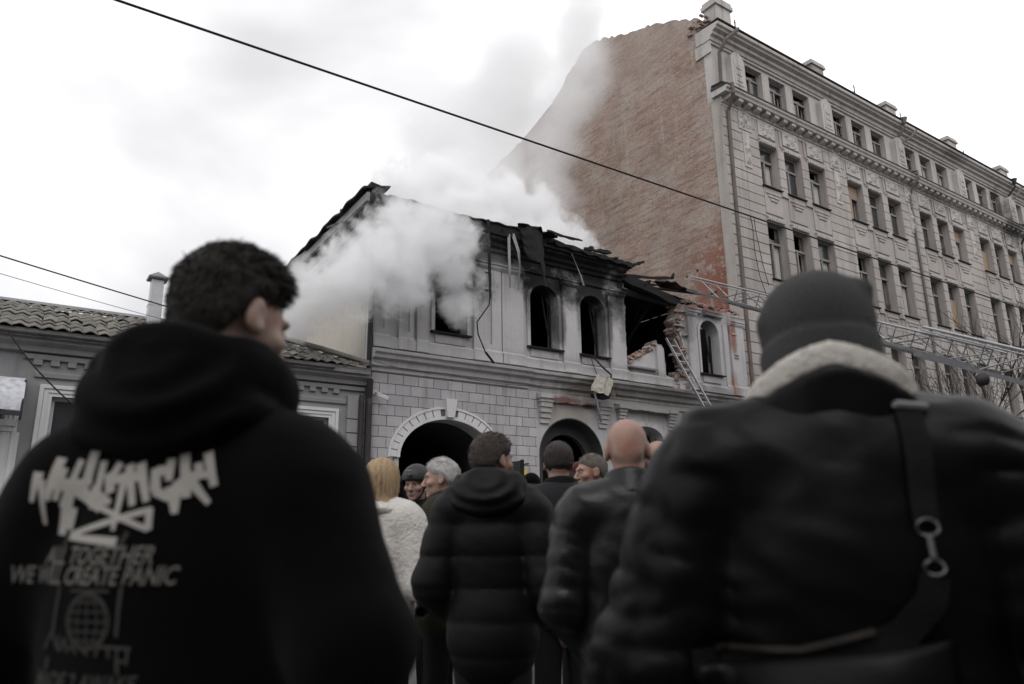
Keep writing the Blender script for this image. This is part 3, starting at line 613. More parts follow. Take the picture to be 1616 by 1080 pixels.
# ================================================================== low house on the left
low = thing('low_house', 'single-storey grey house with wavy tile roof and stepped frieze beside the burning house', 'house', (-4, 17, 0))
def LP(name, g, m, **kw):
    o = g.build(name, m, low, **kw); o.location = Vector((4, -17, 0)); return o
LW = [(-0.9, 0.75), (1.12, 0.56), (3.6, 0.62), (5.8, 0.46)]
LP('front_wall', G().wall([(-4, 0), (7.18, 0), (7.18, 5.0), (-4, 5.0)], [[(x - h, 1.4), (x + h, 1.4), (x + h, 4.02), (x - h, 4.02)] for x, h in LW], 17.0, 17.4), M_low)
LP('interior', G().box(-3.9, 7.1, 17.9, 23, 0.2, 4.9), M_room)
LP('side_wall', G().box(-4, -3.6, 17.4, 23.4, 0, 5.0), M_low)
LP('rear_wall', G().box(-4, 7.2, 23.0, 23.4, 0, 5.0), M_low)
for x, h in LW:
    fr = G()
    for k, (w, y) in enumerate(((0.22, 16.93), (0.14, 16.955), (0.07, 16.975))):
        o_, i_ = w, w - 0.075
        fr.box(x - h - o_, x - h - i_, y, 17.0, 1.3, 4.02 + o_).box(x + h + i_, x + h + o_, y, 17.0, 1.3, 4.02 + o_).box(x - h - i_, x + h + i_, y, 17.0, 4.02 + i_, 4.02 + o_)
    wn_ = LP('window_surround', fr, M_lowwhite)
    f = LP('window', G().box(x - h, x - h + 0.07, 17.14, 17.2, 1.4, 4.02).box(x + h - 0.07, x + h, 17.14, 17.2, 1.4, 4.02).box(x - h + 0.07, x + h - 0.07, 17.14, 17.2, 3.95, 4.02).box(x - h + 0.07, x + h - 0.07, 17.14, 17.2, 1.4, 1.47).box(x - h + 0.07, x + h - 0.07, 17.14, 17.2, 3.2, 3.26).box(x - 0.03, x + 0.03, 17.14, 17.2, 1.47, 3.2), M_lowwhite)
    for a, b_, c, d in ((x - h + .07, x - .03, 1.47, 3.2), (x + .03, x + h - .07, 1.47, 3.2), (x - h + .07, x + h - .07, 3.26, 3.95)):
        p = G().box(a, b_, 17.16, 17.17, c, d).build('pane', M_glass, f)
LP('string_band', G().box(-4, 0.05, 16.9, 17.0, 3.38, 3.5).box(-4, 0.0, 16.93, 17.0, 3.28, 3.378), M_lowwhite)
LP('corner_pier', G().box(-0.18, 0.12, 16.95, 17.0, 0.1, 3.27), M_lowwhite)
LP('frieze_band', G().extr_x([(17.0, 4.38), (16.95, 4.38), (16.94, 4.46), (17.0, 4.5)], 0.22, 6.66), M_low)
LP('frieze_band', G().extr_x([(17.0, 4.73), (16.93, 4.73), (16.92, 4.82), (17.0, 4.84)], 0.0, 7.16), M_low)
LP('cornice', G().extr_x([(17.0, 4.86), (16.88, 4.87), (16.86, 4.97), (16.72, 5.03), (16.70, 5.1), (17.0, 5.12)], -4, 7.2), M_low)
dm = G().box(0, 0.15, 16.935, 17.0, 4.62, 4.735).mesh('dentil', M_low)
x = 0.17
while x < 6.6:
    o = link('dentil', dm, low, (x + 4, -17, 0)); x += 0.293
for z0, z1 in ((0.3, 0.95), (0.97, 1.3), (1.32, 1.64), (1.66, 1.98), (2.0, 2.32), (2.34, 2.66), (2.68, 3.0), (3.02, 3.33), (3.35, 3.66), (3.68, 4.0), (4.02, 4.6)):
    LP('quoin', G().box(6.69, 7.16, 16.9, 17.0, z0, z1), M_low, bevel=0.008)
LP('fascia', G().box(-4.1, 7.14, 16.63, 16.68, 5.1, 5.26), mat('peeling_fascia', (0.2, 0.19, 0.185), 0.8, 0.5, 3, 14, 0.6, (0.03, 0.03, 0.03)))
LP('gutter', G().extr_x([(16.63, 5.14), (16.54, 5.16), (16.53, 5.2), (16.57, 5.18), (16.63, 5.17)], -4.1, 6.2), M_zinc)
LP('soffit', G().box(-4.1, 7.14, 16.68, 17.0, 5.13, 5.16), M_pipe)
RS = 0.44
def rz(y): return 5.27 + (y - 16.6) * RS
tile = G().sheet(lambda u, v: (0.245 * u, 0.46 * v * 0.915, 0.46 * v * 0.403 + 0.045 * (0.5 - 0.5 * math.cos(2 * PI * u)) + 0.028 * (1 - v)), 8, 1, (0, 0, -0.018)).mesh('roof_tile', M_tile, smooth=False)
for r_ in range(7):
    for c in range(47):
        x = -4.1 + c * 0.24; y = 16.56 + r_ * 0.385
        if x + (r_ * 0.36) > 7.1: continue
        o = link('roof_tile', tile, low, (x + 4 + R.uniform(-.008, .008), y - 17 + R.uniform(-.012, .012), rz(y) + R.uniform(-.008, .012)))
        o.rotation_euler = (R.uniform(-.03, .03), R.uniform(-.03, .03), R.uniform(-.05, .05))
LP('roof_deck', G().add([(-4.1, 16.62, 5.2), (7.2, 16.62, 5.2), (4.7, 19.25, 6.36), (-4.1, 19.25, 6.36), (-4.1, 23.4, 5.1), (7.2, 23.4, 5.1)], [(0, 1, 2, 3), (3, 2, 5, 4), (1, 5, 2), (0, 3, 4)]), M_tile)
LP('hip_cap', G().tube([(7.1, 16.65, 5.38), (6.2, 17.6, 5.85), (5.4, 18.45, 6.22), (4.7, 19.25, 6.5)], 0.07, 8), M_tile)
LP('ridge_flashing', G().add([(-4.1, 19.1, 6.42), (4.8, 19.1, 6.42), (4.8, 19.25, 6.52), (-4.1, 19.25, 6.52), (-4.1, 19.4, 6.42), (4.8, 19.4, 6.42)], [(0, 1, 2, 3), (3, 2, 5, 4), (0, 4, 5, 1), (0, 3, 4), (1, 5, 2)]), M_zinc)
LP('rain_pipe', G().tube([(7.04, 16.9, 4.6), (7.02, 16.86, 4.45), (7.02, 16.86, 0.1)], 0.07, 10), M_pipe)
LP('rain_pipe', G().tube([(7.16, 16.7, 5.0), (7.22, 16.85, 4.55), (7.2, 16.8, 4.4), (7.2, 16.8, 0.1)], 0.075, 10), M_pipe)
flue = thing('flue_pipe', 'square metal flue pipe with pointed cowl rising from the tile roof', 'flue', (2.42, 18.6, 6.0))
G().box(-0.145, 0.145, -0.145, 0.145, -0.1, 0.62).build('lower_section', M_galv, flue, bevel=0.01); G().box(-0.135, 0.135, -0.135, 0.135, 0.62, 1.32).build('upper_section', M_galv, flue, bevel=0.01)
G().box(-0.152, 0.152, -0.152, 0.152, 0.6, 0.64).build('joint_band', M_galv, flue)
G().add([(-.22, -.22, 1.3), (.22, -.22, 1.3), (.22, .22, 1.3), (-.22, .22, 1.3), (-.21, -.21, 1.26), (.21, -.21, 1.26), (.21, .21, 1.26), (-.21, .21, 1.26), (0, 0, 1.48)], [(0, 1, 8), (1, 2, 8), (2, 3, 8), (3, 0, 8), (4, 7, 6, 5), (0, 4, 5, 1), (1, 5, 6, 2), (2, 6, 7, 3), (3, 7, 4, 0)]).build('cowl', M_zinc, flue)
awn = thing('shop_awning', 'curved grimy white awning over the entrance of the low house', 'awning', (-0.85, 16.9, 3.5))
G().sheet(lambda u, v: (-0.95 + 1.9 * u, -0.62 * math.sin(v * PI / 2 * 0.9), 0.8 * math.cos(v * PI / 2 * 0.95) ** 0.8), 8, 10, (0, 0.012, 0.012)).build('canopy', mat('grimy_awning', (0.55, 0.56, 0.6), 0.5, 0.2, 3, 14, 0.4, tint=((0.2, 0.2, 0.22), 8, 0.5)), awn)
for sx in (-0.94, 0.94): G().tube([(sx, 0.05, 0.82), (sx, -0.3, 0.72), (sx, -0.6, 0.25), (sx, -0.62, 0.02), (sx, 0.05, 0.02)], 0.02, 6).build('side_rib', M_pipe, awn)
G().bar((-0.94, -0.62, 0.04), (0.94, -0.62, 0.04), 0.05, 0.08).build('front_rail', M_pipe, awn)

# ================================================================== big five-storey building on the right
big = thing('apartment_building', 'tall pinkish grey stucco building with blown-out windows and a bare brick end wall', 'building', (22, 17, 0))
def BP(name, g, m, **kw):
    o = g.build(name, m, big, **kw); o.location = Vector((-22, -17, 0)); return o
GX0, GP, NG = 24.2, 6.4, 5
OFF = [(0.0, 1.17), (1.62, 1.22), (3.33, 1.28)]
XE = GX0 + GP * NG + 0.6
ROWS = [(2.9, 5.35), (6.85, 9.35), (10.92, 13.4), (14.98, 16.9)]     # z sill, z head
cells = [(GX0 + GP * g + o, w) for g in range(NG) for o, w in OFF]
holes = [[(x, a), (x + w, a), (x + w, b_), (x, b_)] for x, w in cells for a, b_ in ROWS]
BP('front_wall', G().wall([(22.0, 0), (XE, 0), (XE, 18.3), (22.0, 18.3)], holes, 17.0, 17.45), M_big)
AT0, AT1 = 19.42, 20.80
aholes = [[(x + 0.02, AT0), (x + w - 0.02, AT0), (x + w - 0.02, AT1), (x + 0.02, AT1)] for x, w in cells]
BP('attic_wall', G().wall([(22.0, 18.3), (XE, 18.3), (XE, 21.05), (22.0, 21.05)], aholes, 17.28, 17.62), M_bigtop)
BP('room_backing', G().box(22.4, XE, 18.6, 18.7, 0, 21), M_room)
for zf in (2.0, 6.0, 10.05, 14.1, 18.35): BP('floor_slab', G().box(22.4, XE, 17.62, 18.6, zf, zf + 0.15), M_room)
gable = [(17.45, 0), (36.5, 0), (36.5, 22.1), (35.6, 22.32)] + jag([(35.6, 22.32), (31.5, 22.9), (28.4, 23.6), (26.4, 24.9), (25.2, 25.55), (24.4, 25.5), (21.8, 24.4), (19.2, 23.35), (17.75, 22.5)], 0.09, 0.22) [1:] + [(17.62, 21.9), (17.62, 18.3), (17.45, 18.3)]
gw = G(); n_ = len(gable)
gw.add([(22.0, y, z) for y, z in gable] + [(22.4, y, z) for y, z in gable], [tuple(range(n_)), tuple(range(2 * n_ - 1, n_ - 1, -1))] + [(i, (i + 1) % n_, (i + 1) % n_ + n_, i + n_) for i in range(n_)])
BP('brick_end_wall', gw, M_bw)
BP('main_roof', G().add([(22.4, 17.7, 21.78), (XE, 17.7, 21.78), (XE, 25.0, 25.3), (22.4, 25.0, 25.3), (22.4, 36, 22.0), (XE, 36, 22.0)], [(0, 1, 2, 3), (3, 2, 5, 4)]), M_sheet)
BP('rear_wall', G().box(22.4, XE, 36, 36.4, 0, 22), M_big); BP('far_end_wall', G().box(XE, XE + 0.4, 17.0, 36.4, 0, 22), M_big)
# edge pier of plaster wrapped round the corner
BP('corner_plaster', G().box(21.95, 22.0, 16.97, 17.42, 4, 18.2), mat('corner_plaster', (0.36, 0.33, 0.31), 0.9, 0.2, 1, 9, 0.4, bump=0.3))
# stone courses on the wide piers, grooves left open
C_H = 0.424
piers = [(22.02, GX0)] + [(GX0 + GP * g + OFF[2][0] + OFF[2][1], GX0 + GP * (g + 1)) for g in range(NG)]
rbg = random.Random(5)
cm = {}
for pi_, (xa, xb) in enumerate(piers):
    for k in range(2, 42):
        z0 = 0.9 + k * C_H - 0.02
        if z0 > 18.0: break
        w = round(xb - xa - (0.05 if pi_ else 0.0), 3)
        if w not in cm: cm[w] = G().box(0, w, -0.035, 0, 0, C_H - 0.028).mesh('stone_course', M_big, bevel=0.006)
        o = link('stone_course', cm[w], big, (xa + (0.025 if pi_ else 0) - 22, rbg.uniform(-.003, .003), min(z0, 18.2 - C_H)))
# narrow piers between the windows of a group
for g in range(NG):
    for j in (0, 1):
        xa = GX0 + GP * g + OFF[j][0] + OFF[j][1]; xb = GX0 + GP * g + OFF[j + 1][0]
        for ri, (a, b_) in enumerate(ROWS):
            gg = G(); n = 5; st = (b_ - a + 0.25) / n
            for k in range(n): gg.box(xa + 0.0, xb - 0.0, 16.93, 17.0, a - 0.25 + k * st + 0.014, a - 0.25 + (k + 1) * st - 0.014)
            BP('mullion_pier', gg, M_big)
# sills, aprons, window heads
sillm, apm, hdm = {}, {}, {}
def ornament(w, h, seed, d=0.07):
    rr = random.Random(seed); nx, nz = 22, 14
    cs = [(rr.uniform(0.15, 0.85) * w, rr.uniform(0.15, 0.85) * h, rr.uniform(0.06, 0.16)) for _ in range(9)] + [(w / 2, h / 2, 0.2)]
    def f(u, v):
        X, Z = u * w, v * h
        e = min(u, 1 - u) * w; e2 = min(v, 1 - v) * h; edge = 1.0 if min(e, e2) > 0.04 else 0.0
        s = 0.0
        for cx_, cz_, r_ in cs:
            dd = math.hypot(X - cx_, Z - cz_)
            s = max(s, max(0, 1 - (dd / r_) ** 2) * (0.65 + 0.35 * math.cos(6 * math.atan2(Z - cz_, X - cx_) + 3 * cx_)))
            dm_ = math.hypot(w - X - cx_, Z - cz_)
            s = max(s, max(0, 1 - (dm_ / r_) ** 2) * (0.65 + 0.35 * math.cos(6 * math.atan2(Z - cz_, X - w + cx_))))
        return (X, -0.012 - edge * d * s * 1.2, Z)
    return G().sheet(f, nx, nz, (0, 0.03 + d, 0)).mesh('relief_panel', M_bigtop, smooth=False)
orn = [ornament(1.14, 0.72, s) for s in (1, 2, 3)]
orn_p = [ornament(0.78, 0.95, s, 0.09) for s in (8, 9)]
orn_s = ornament(0.42, 1.62, 21, 0.09)
rw = random.Random(9)
def window_meshes(w, h):
    t = h * 0.68; g = G()
    y0, y1 = 17.24, 17.31
    g.box(0, 0.065, y0, y1, 0, h).box(w - 0.065, w, y0, y1, 0, h).box(0.065, w - 0.065, y0, y1, 0, 0.075).box(0.065, w - 0.065, y0, y1, h - 0.065, h)
    g.box(0.065, w - 0.065, y0 - 0.02, y1, t - 0.045, t + 0.045).box(w / 2 - 0.045, w / 2 + 0.045, y0 - 0.01, y1, 0.075, t - 0.045)
    # inner casements behind
    yi, yj = 17.40, 17.44
    g.box(0.02, 0.12, yi, yj, 0.02, h).box(w - 0.12, w - 0.02, yi, yj, 0.02, h).box(w / 2 - 0.05, w / 2 + 0.05, yi, yj, 0.02, t).box(0.12, w - 0.12, yi, yj, t - 0.04, t + 0.04)
    return g.mesh('window', M_frame)
wmesh = {}
def window(x, w, a, b_, dy=0.0, inset=0.0):
    h = b_ - a; key = (round(w, 2), round(h, 2))
    if key not in wmesh: wmesh[key] = window_meshes(w, h)
    o = link('window', wmesh[key], big, (x - 22, dy - 17, a))
    t = h * 0.68
    ps = [(0.065, w / 2 - 0.045, 0.075, t - 0.045), (w / 2 + 0.045, w - 0.065, 0.075, t - 0.045), (0.065, w - 0.065, t + 0.045, h - 0.065)]
    for k, (p, q, c, d) in enumerate(ps):
        u = rw.random()
        if u < 0.36: continue                                   # blown out
        if u < 0.47 and h > 1.6 and x > 29:
            G().box(p - 0.02, q + 0.02, 17.215, 17.235, c, d).build('board', M_ply, o)
        elif u < 0.60 and k < 2:
            G().add([(p, 17.36, c), (q, 17.36, c), (q, 17.36, d), (p, 17.36, d), (p + 0.1, 17.39, c)], [(0, 1, 2, 3)]).build('curtain', M_curtain, o)
        elif u < 0.72:                                          # shattered: a shard is left in the frame
            G().add([(p, 17.27, c), (q, 17.27, c), (q, 17.27, c + (d - c) * rw.uniform(.2, .8)), (p + (q - p) * rw.uniform(.2, .7), 17.27, c + (d - c) * rw.uniform(.1, .5)), (p, 17.27, c + (d - c) * rw.uniform(.3, .9))], [(0, 1, 2, 3, 4)]).build('broken_pane', M_glass, o)
        else:
            G().box(p, q, 17.268, 17.274, c, d).build('pane', M_glass, o)
    return o
for x, w in cells:
    for ri, (a, b_) in enumerate(ROWS):
        window(x, w, a, b_)
        key = round(w, 2)
        if key not in sillm:
            sillm[key] = G().extr_x([(17.3, 0.03), (16.86, -0.02), (16.86, -0.05), (17.3, -0.05)], -0.06, w + 0.06).mesh('window_sill', M_sill)
            ap = G().box(0.02, w - 0.02, 16.955, 17.0, -1.22, -0.08)
            for q in range(3):
                m_ = 0.1 + q * 0.13
                ap.box(m_, w - m_, 16.915 - 0.0 * q, 16.956, -0.34 - q * 0.15, -0.24 - q * 0.15)
            apm[key] = ap.mesh('apron', M_big)
            hd = G().box(0.0, w, 16.93, 17.0, 0.02, 0.16).box(-0.03, w + 0.03, 16.9, 17.0, 0.16, 0.21)
            for q in range(9): hd.box(0.03 + q * (w - 0.06) / 9, 0.03 + (q + 0.62) * (w - 0.06) / 9, 16.875, 16.932, 0.03, 0.15)
            hdm[key] = hd.mesh('window_head', M_bigtop)
        link('window_sill', sillm[key], big, (x - 22, -17, a)); link('apron', apm[key], big, (x - 22, -17, a)); link('window_head', hdm[key], big, (x - 22, -17, b_))
    window(x + 0.02, w - 0.04, AT0, AT1, 0.26)
    link('relief_panel', orn[rw.randrange(3)], big, (x + (w - 1.14) / 2 - 22, -0.05, 17.28))
    BP('pier_strip', G().box(x - 0.16, x - 0.02, 16.96, 17.0, 17.14, 18.2), M_big)
for pi_, (xa, xb) in enumerate(piers):
    xc = (xa + xb) / 2 + (0.25 if pi_ == 0 else 0)
    link('pilaster_relief', orn_p[pi_ % 2], big, (xc - 0.39 - 22, -0.06, 17.18)); link('pilaster_relief', orn_s, big, (xc - 0.21 - 22, -0.06, 15.5))
    # shell-topped stone of the attic, set before the wall
    n = 12
    sh = [(xc - 0.42, 18.75), (xc + 0.42, 18.75)] + [(xc + 0.42 * math.cos(PI * i / n), 20.45 + 0.42 * math.sin(PI * i / n)) for i in range(n + 1)]
    s_ = BP('attic_stone', G().prism(sh, 16.98, 17.28), M_bigtop)
    sh2 = [(xc - 0.27, 19.3), (xc + 0.27, 19.3)] + [(xc + 0.27 * math.cos(PI * i / n), 20.4 + 0.27 * math.sin(PI * i / n)) for i in range(n + 1)]
    q = G().prism(sh2, 16.955, 16.98)
    for k in range(9): q.box(xc - 0.18 + 0.12 * (k % 3), xc - 0.09 + 0.12 * (k % 3), 16.925, 16.956, 19.45 + 0.3 * (k // 3), 19.65 + 0.3 * (k // 3))
    o = q.build('relief', M_bigtop, s_); 
# main cornice with modillions
BP('cornice_bed', G().extr_x([(17.0, 17.9), (16.95, 17.92), (16.95, 18.02), (16.88, 18.04), (16.88, 18.08), (17.0, 18.08)], 21.96, XE), M_bigtop)
BP('main_cornice', G().extr_x([(17.28, 18.3), (16.56, 18.3), (16.53, 18.4), (16.47, 18.44), (16.45, 18.53), (17.28, 18.58)], 21.82, XE), M_bigtop)
BP('cornice_soffit', G().box(21.97, XE, 16.92, 17.28, 18.08, 18.3), M_bigtop)
mo = G().extr_x([(16.92, 18.09), (16.72, 18.13), (16.62, 18.17), (16.6, 18.295), (16.92, 18.295)], 0, 0.27).mesh('modillion', M_bigtop)
for k in range(int((XE - 22.1) / 0.583)): link('modillion', mo, big, (0.12 + k * 0.583, -17, 0))
BP('cornice_flashing', G().extr_x([(16.42, 18.54), (16.42, 18.58), (17.28, 18.72), (17.28, 18.6)], 21.8, XE), M_sill)
BP('flashing_end', G().extr_x([(16.45, 18.59), (16.7, 18.8), (17.25, 18.86), (17.25, 18.72)], 21.82, 23.4), M_char)
# upper cornice of several fascias
BP('string_moulding', G().extr_x([(17.28, 20.92), (17.2, 20.94), (17.18, 21.02), (17.28, 21.03)], 21.97, XE), M_bigtop)
BP('upper_cornice', G().extr_x([(17.6, 21.06), (17.16, 21.07), (17.12, 21.22), (17.0, 21.26), (16.98, 21.38), (16.82, 21.43), (16.8, 21.5), (16.7, 21.54), (16.68, 21.66), (17.6, 21.74)], 21.9, XE), M_bigtop)
BP('cornice_return', G().box(21.9, 21.998, 17.602, 17.9, 21.1, 21.74), M_bigtop); BP('cornice_return', G().box(21.93, 21.998, 17.2, 18.0, 20.5, 21.09), M_bigtop)
BP('roof_edge', G().box(21.9, XE, 16.66, 17.8, 21.76, 21.8), M_sill)
for k in range(26): loose_b = link('brick', brick_me[k % 5], big, (rb.uniform(-0.1, 0.25), rb.uniform(0.3, 1.3), 21.75 + rb.uniform(0.1, 0.75)))
# parapet pedestals and railing
for k, xc in enumerate((22.75, 29.4, 35.8, 42.2, 48.6, 55.0)):
    h = 0.95 if k else 1.4
    c = BP('parapet_pedestal', G().box(xc - 0.47, xc + 0.47, 17.0, 17.65, 21.8, 21.8 + h * 0.75), M_bigtop if k != 1 else M_big)
    o = G().box(xc - 0.56, xc + 0.56, 16.92, 17.73, 21.8 + h * 0.75, 21.8 + h * 0.88).box(xc - 0.51, xc + 0.51, 16.96, 17.69, 21.8 + h * 0.88, 21.8 + h).build('coping', M_bigtop, c)
rl = BP('roof_railing', G().bar((23.4, 17.05, 22.22), (XE, 17.05, 22.22), 0.045).bar((23.4, 17.05, 22.02), (XE, 17.05, 22.02), 0.025), M_cable)
bal = G().bar((0, 17.05, 21.76), (0, 17.05, 22.22), 0.034).mesh('baluster', M_cable)
for k in range(150): link('baluster', bal, big, (1.5 + k * 0.21, -17, 0))
# rain pipes
def pipe(x, top, m):
    BP('rain_pipe', G().tube([(x, 16.66, top), (x + 0.02, 16.6, 21.35), (x - 0.05, 16.95, 20.95), (x, 17.16, 20.7), (x, 17.18, 19.3), (x, 17.0, 18.95), (x, 16.36, 18.7), (x, 16.33, 18.35), (x - 0.04, 16.7, 17.9), (x, 16.9, 17.6), (x, 16.9, 0.3)], 0.06, 8), m)
    BP('rain_hopper', G().tube([(x, 16.62, top - 0.1), (x, 16.62, top + 0.22)], [0.08, 0.19], 10), m)
M_oldpipe = mat('old_grey_pipe', (0.15, 0.145, 0.14), 0.7, 0.3, 2, 12, 0.4, metal=0.2, bump=0.2)
BP('rain_pipe', G().tube([(23.1, 16.6, 21.7), (22.4, 16.75, 21.0), (22.3, 17.05, 20.5), (22.28, 17.1, 18.9), (22.1, 16.4, 18.6), (22.1, 16.4, 18.2), (22.3, 16.88, 17.7), (22.27, 16.9, 15.0), (22.2, 16.93, 0.3)], 0.075, 8), M_rust)
pipe(36.15, 21.6, M_oldpipe); pipe(48.75, 21.6, M_pipe)
BP('rain_pipe', G().tube([(37.3, 16.6, 21.5), (36.9, 16.75, 21.0), (36.3, 17.05, 20.6)], 0.06, 8), M_oldpipe); BP('rain_pipe', G().tube([(49.7, 16.6, 21.5), (49.3, 16.75, 21.0), (48.9, 17.05, 20.6)], 0.06, 8), M_oldpipe)
for x, h, wh in ((33.6, 1.5, 'tallest, between second and third pedestals from the brick wall'), (38.0, 1.4, 'just past the third pedestal'), (45.0, 1.2, 'between the fourth and fifth pedestals'), (49.5, 1.3, 'past the fifth pedestal'), (24.3, 1.4, 'beside the corner pedestal over the brick wall')):
    a_ = thing('roof_aerial', 'thin wire roof aerial ' + wh, 'aerial', (x, 17.6, 21.9), group='aerials on the tall building')
    G().bar((0, 0, -0.15), (0, 0, h), 0.04).build('mast', M_cable, a_)
    gx = G()
    for k in range(3): gx.bar((-0.16 + 0.04 * k, 0, h * (0.55 + 0.17 * k)), (0.16 - 0.04 * k, 0, h * (0.58 + 0.17 * k)), 0.018)
    gx.build('cross_bars', M_cable, a_)
cb = thing('facade_cable_loop', 'thin black cables looping down the corner of the tall building', 'cable', (23.0, 16.9, 14))
G().tube([(0.05, 0, -0.7), (0.0, -0.05, -0.85), (0.12, -0.02, -1.1), (0.1, -0.02, -2.2), (0.25, -0.02, -3.2), (0.7, -0.02, -4.3)], 0.014, 5).build('cable', M_cable, cb)
G().tube([(0.1, 0, -0.7), (0.2, -0.06, -0.8), (0.28, -0.02, -1.3), (0.5, -0.02, -2.6), (0.75, -0.02, -3.5)], 0.014, 5).build('cable', M_cable, cb)
# ================================================================== street things: ladders, wires, trees
M_alu = mat('ladder_aluminium', (0.36, 0.36, 0.37), 0.4, 0.15, 3, 20, 0.2, metal=0.6)
M_steel = mat('grey_truss_steel', (0.15, 0.15, 0.155), 0.5, 0.25, 2, 16, 0.3, metal=0.3)
# leaning ladder against the breach
lad = thing('leaning_ladder', 'aluminium ladder leaning against the breach of the burnt house', 'ladder', (19.9, 14.35, 0.14))
LA, LB = Vector((0, 0, 0)), Vector((-2.18, 2.42, 7.38))
la = (LB - LA)
for sx in (0.0, 0.36):
    G().bar(LA + Vector((sx, 0, 0)), LB + Vector((sx, 0, 0)), 0.035, 0.08).build('rail', M_alu, lad)
for k in range(26):
    p = LA + la * ((k + 0.6) / 26.5)
    G().bar(p, p + Vector((0.36, 0, 0)), 0.032).build('rung', M_alu, lad)
# aerial ladder of a fire engine standing down the street, its tip over the broken wall
aer = thing('aerial_ladder', 'long grey lattice aerial ladder reaching over the street to the burnt roof', 'ladder', (19.3, 2.0, 1.9))
P0, P1 = Vector((0, 0, 0)), Vector((0.0, 15.0, 7.55))
ax = (P1 - P0); L = ax.length; d = ax.normalized(); nrm = Vector((0, -d.z, d.y)); sxv = Vector((1, 0, 0))
def apt(t, s, h): return P0 + d * t + sxv * s + nrm * h
# base section is deep, the fly sections thinner and nested
for (t0, t1, w, h0, h1, rr) in ((0.0, 8.2, 0.46, 0.0, 0.72, 0.045), (6.5, L - 0.2, 0.36, 0.08, 0.58, 0.035)):
    for s in (-w, w):
        G().bar(apt(t0, s, h0), apt(t1, s, h0), rr * 1.4, rr * 2.2).build('lower_chord', M_steel, aer)
        G().tube([apt(t0, s, h1), apt(t1, s, h1)], rr * 0.75, 8).build('top_rail', M_alu, aer)
        G().tube([apt(t0, s, h1 - 0.09), apt(t1, s, h1 - 0.09)], rr * 0.4, 6).build('top_rail', M_alu, aer)
        t = t0; k = 0
        while t < t1 - 0.9:
            G().tube([apt(t, s, h0), apt(t, s, h1)], 0.016, 6).build('upright', M_steel, aer)
            a_, b_ = (h0, h1 - 0.09) if k % 2 else (h1 - 0.09, h0)
            G().tube([apt(t, s, a_), apt(t + 0.95, s, b_)], 0.018, 6).build('brace', M_alu if k % 3 == 0 else M_steel, aer)
            t += 0.95; k += 1
    t = t0 + 0.2
    while t < t1:
        G().tube([apt(t, -w, h0 + 0.02), apt(t, w, h0 + 0.02)], 0.017, 6).build('rung', M_alu, aer); t += 0.32
for s in (-0.2, 0.2): G().bar(apt(1.0, s, -0.02), apt(L - 2, s, 0.02), 0.05, 0.06).build('ram_tube', M_steel, aer)
for t in (9.6,): G().tube([apt(t, 0.1, 0.1), apt(t + 0.25, -0.1, 0.42)], 0.12, 10).build('hose_fitting', M_char, aer)
fl = thing('ladder_floodlight', 'round black floodlight hanging under the aerial ladder', 'floodlight', tuple(Vector((19.3, 2.0, 1.9)) + apt(6.35, -0.5, -0.08)))
G().tube([(0.0, -0.03, -0.02), (-0.02, 0.02, -0.03), (-0.05, 0.14, -0.05), (-0.07, 0.22, -0.06)], [0.06, 0.14, 0.15, 0.11], 14).build('housing', M_pipe, fl, smooth=True)
G().bar((0, 0.08, 0.0), (0.05, 0.05, 0.2), 0.03).build('bracket', M_pipe, fl)
# the rest of the fire engine stands beyond the frame on the right: a turntable block carries the ladder foot
eng = thing('fire_engine', 'red fire engine chassis with turntable under the foot of the aerial ladder', 'fire engine', (19.3, 1.2, 0))
M_red = mat('fire_engine_red', (0.30, 0.02, 0.018), 0.35, 0.1, 2, spec=0.5)
G().box(-4.2, 2.0, -1.1, 1.1, 0.55, 1.3).build('chassis', M_red, eng, bevel=0.04)
G().box(2.05, 4.4, -1.1, 1.1, 0.5, 2.7).build('cab', M_red, eng, bevel=0.12)
G().tube([(0, 0, 1.3), (0, 0, 1.75)], [0.75, 0.55], 20).build('turntable', M_steel, eng)
for x in (-3.2, -1.9, 3.3):
    for s in (-0.95, 0.95):
        w_ = G().tube([(x, s - 0.15, 0.5), (x, s + 0.15, 0.5)], 0.5, 20).build('wheel', M_pipe, eng)
        G().tube([(x, s - 0.16, 0.5), (x, s + 0.16, 0.5)], 0.24, 14).build('rim', M_steel, w_)
# overhead wires
def wire(name, label, pts, r, sag=0.0):
    g = G(); out = []
    for a, b_ in zip(pts[:-1], pts[1:]):
        for k in range(24):
            t = k / 24; p = Vector(a).lerp(Vector(b_), t); p.z -= sag * 4 * t * (1 - t); out.append(p)
    out.append(Vector(pts[-1])); g.tube(out, r, 6)
    return tag(g.build(name, M_cable), label, 'cable')
wire('overhead_wire', 'thick black overhead wire strung along the street in front of the tall brick wall', [(-25, 9, 7.6), (80, 9, 7.85)], 0.017)
wire('service_cable', 'black service cable running down past the flue to the corner of the burnt house', [(-6, 13.2, 6.62), (7.15, 16.85, 5.42)], 0.013, 0.12)
wire('telephone_cable', 'thin slack cable hanging over the tile roof of the low house', [(-6, 13.6, 6.5), (2.6, 18.0, 6.15)], 0.006, 0.1)
wire('drop_cable', 'black cable hanging diagonally across the low house front', [(-0.3, 16.45, 5.1), (0.35, 16.4, 4.3), (1.3, 16.4, 3.5)], 0.016, 0.04)
wire('wall_cable', 'thin cable loop running along the string course of the burnt house', [(7.2, 16.6, 5.45), (9.2, 16.55, 5.35), (12.0, 16.6, 5.3), (13.6, 16.6, 5.42)], 0.007, 0.08)
wire('eaves_cable', 'thin cable stretched below the tile eaves to the downpipe bracket', [(3.0, 16.45, 5.45), (7.15, 16.8, 5.36)], 0.008, 0.05)
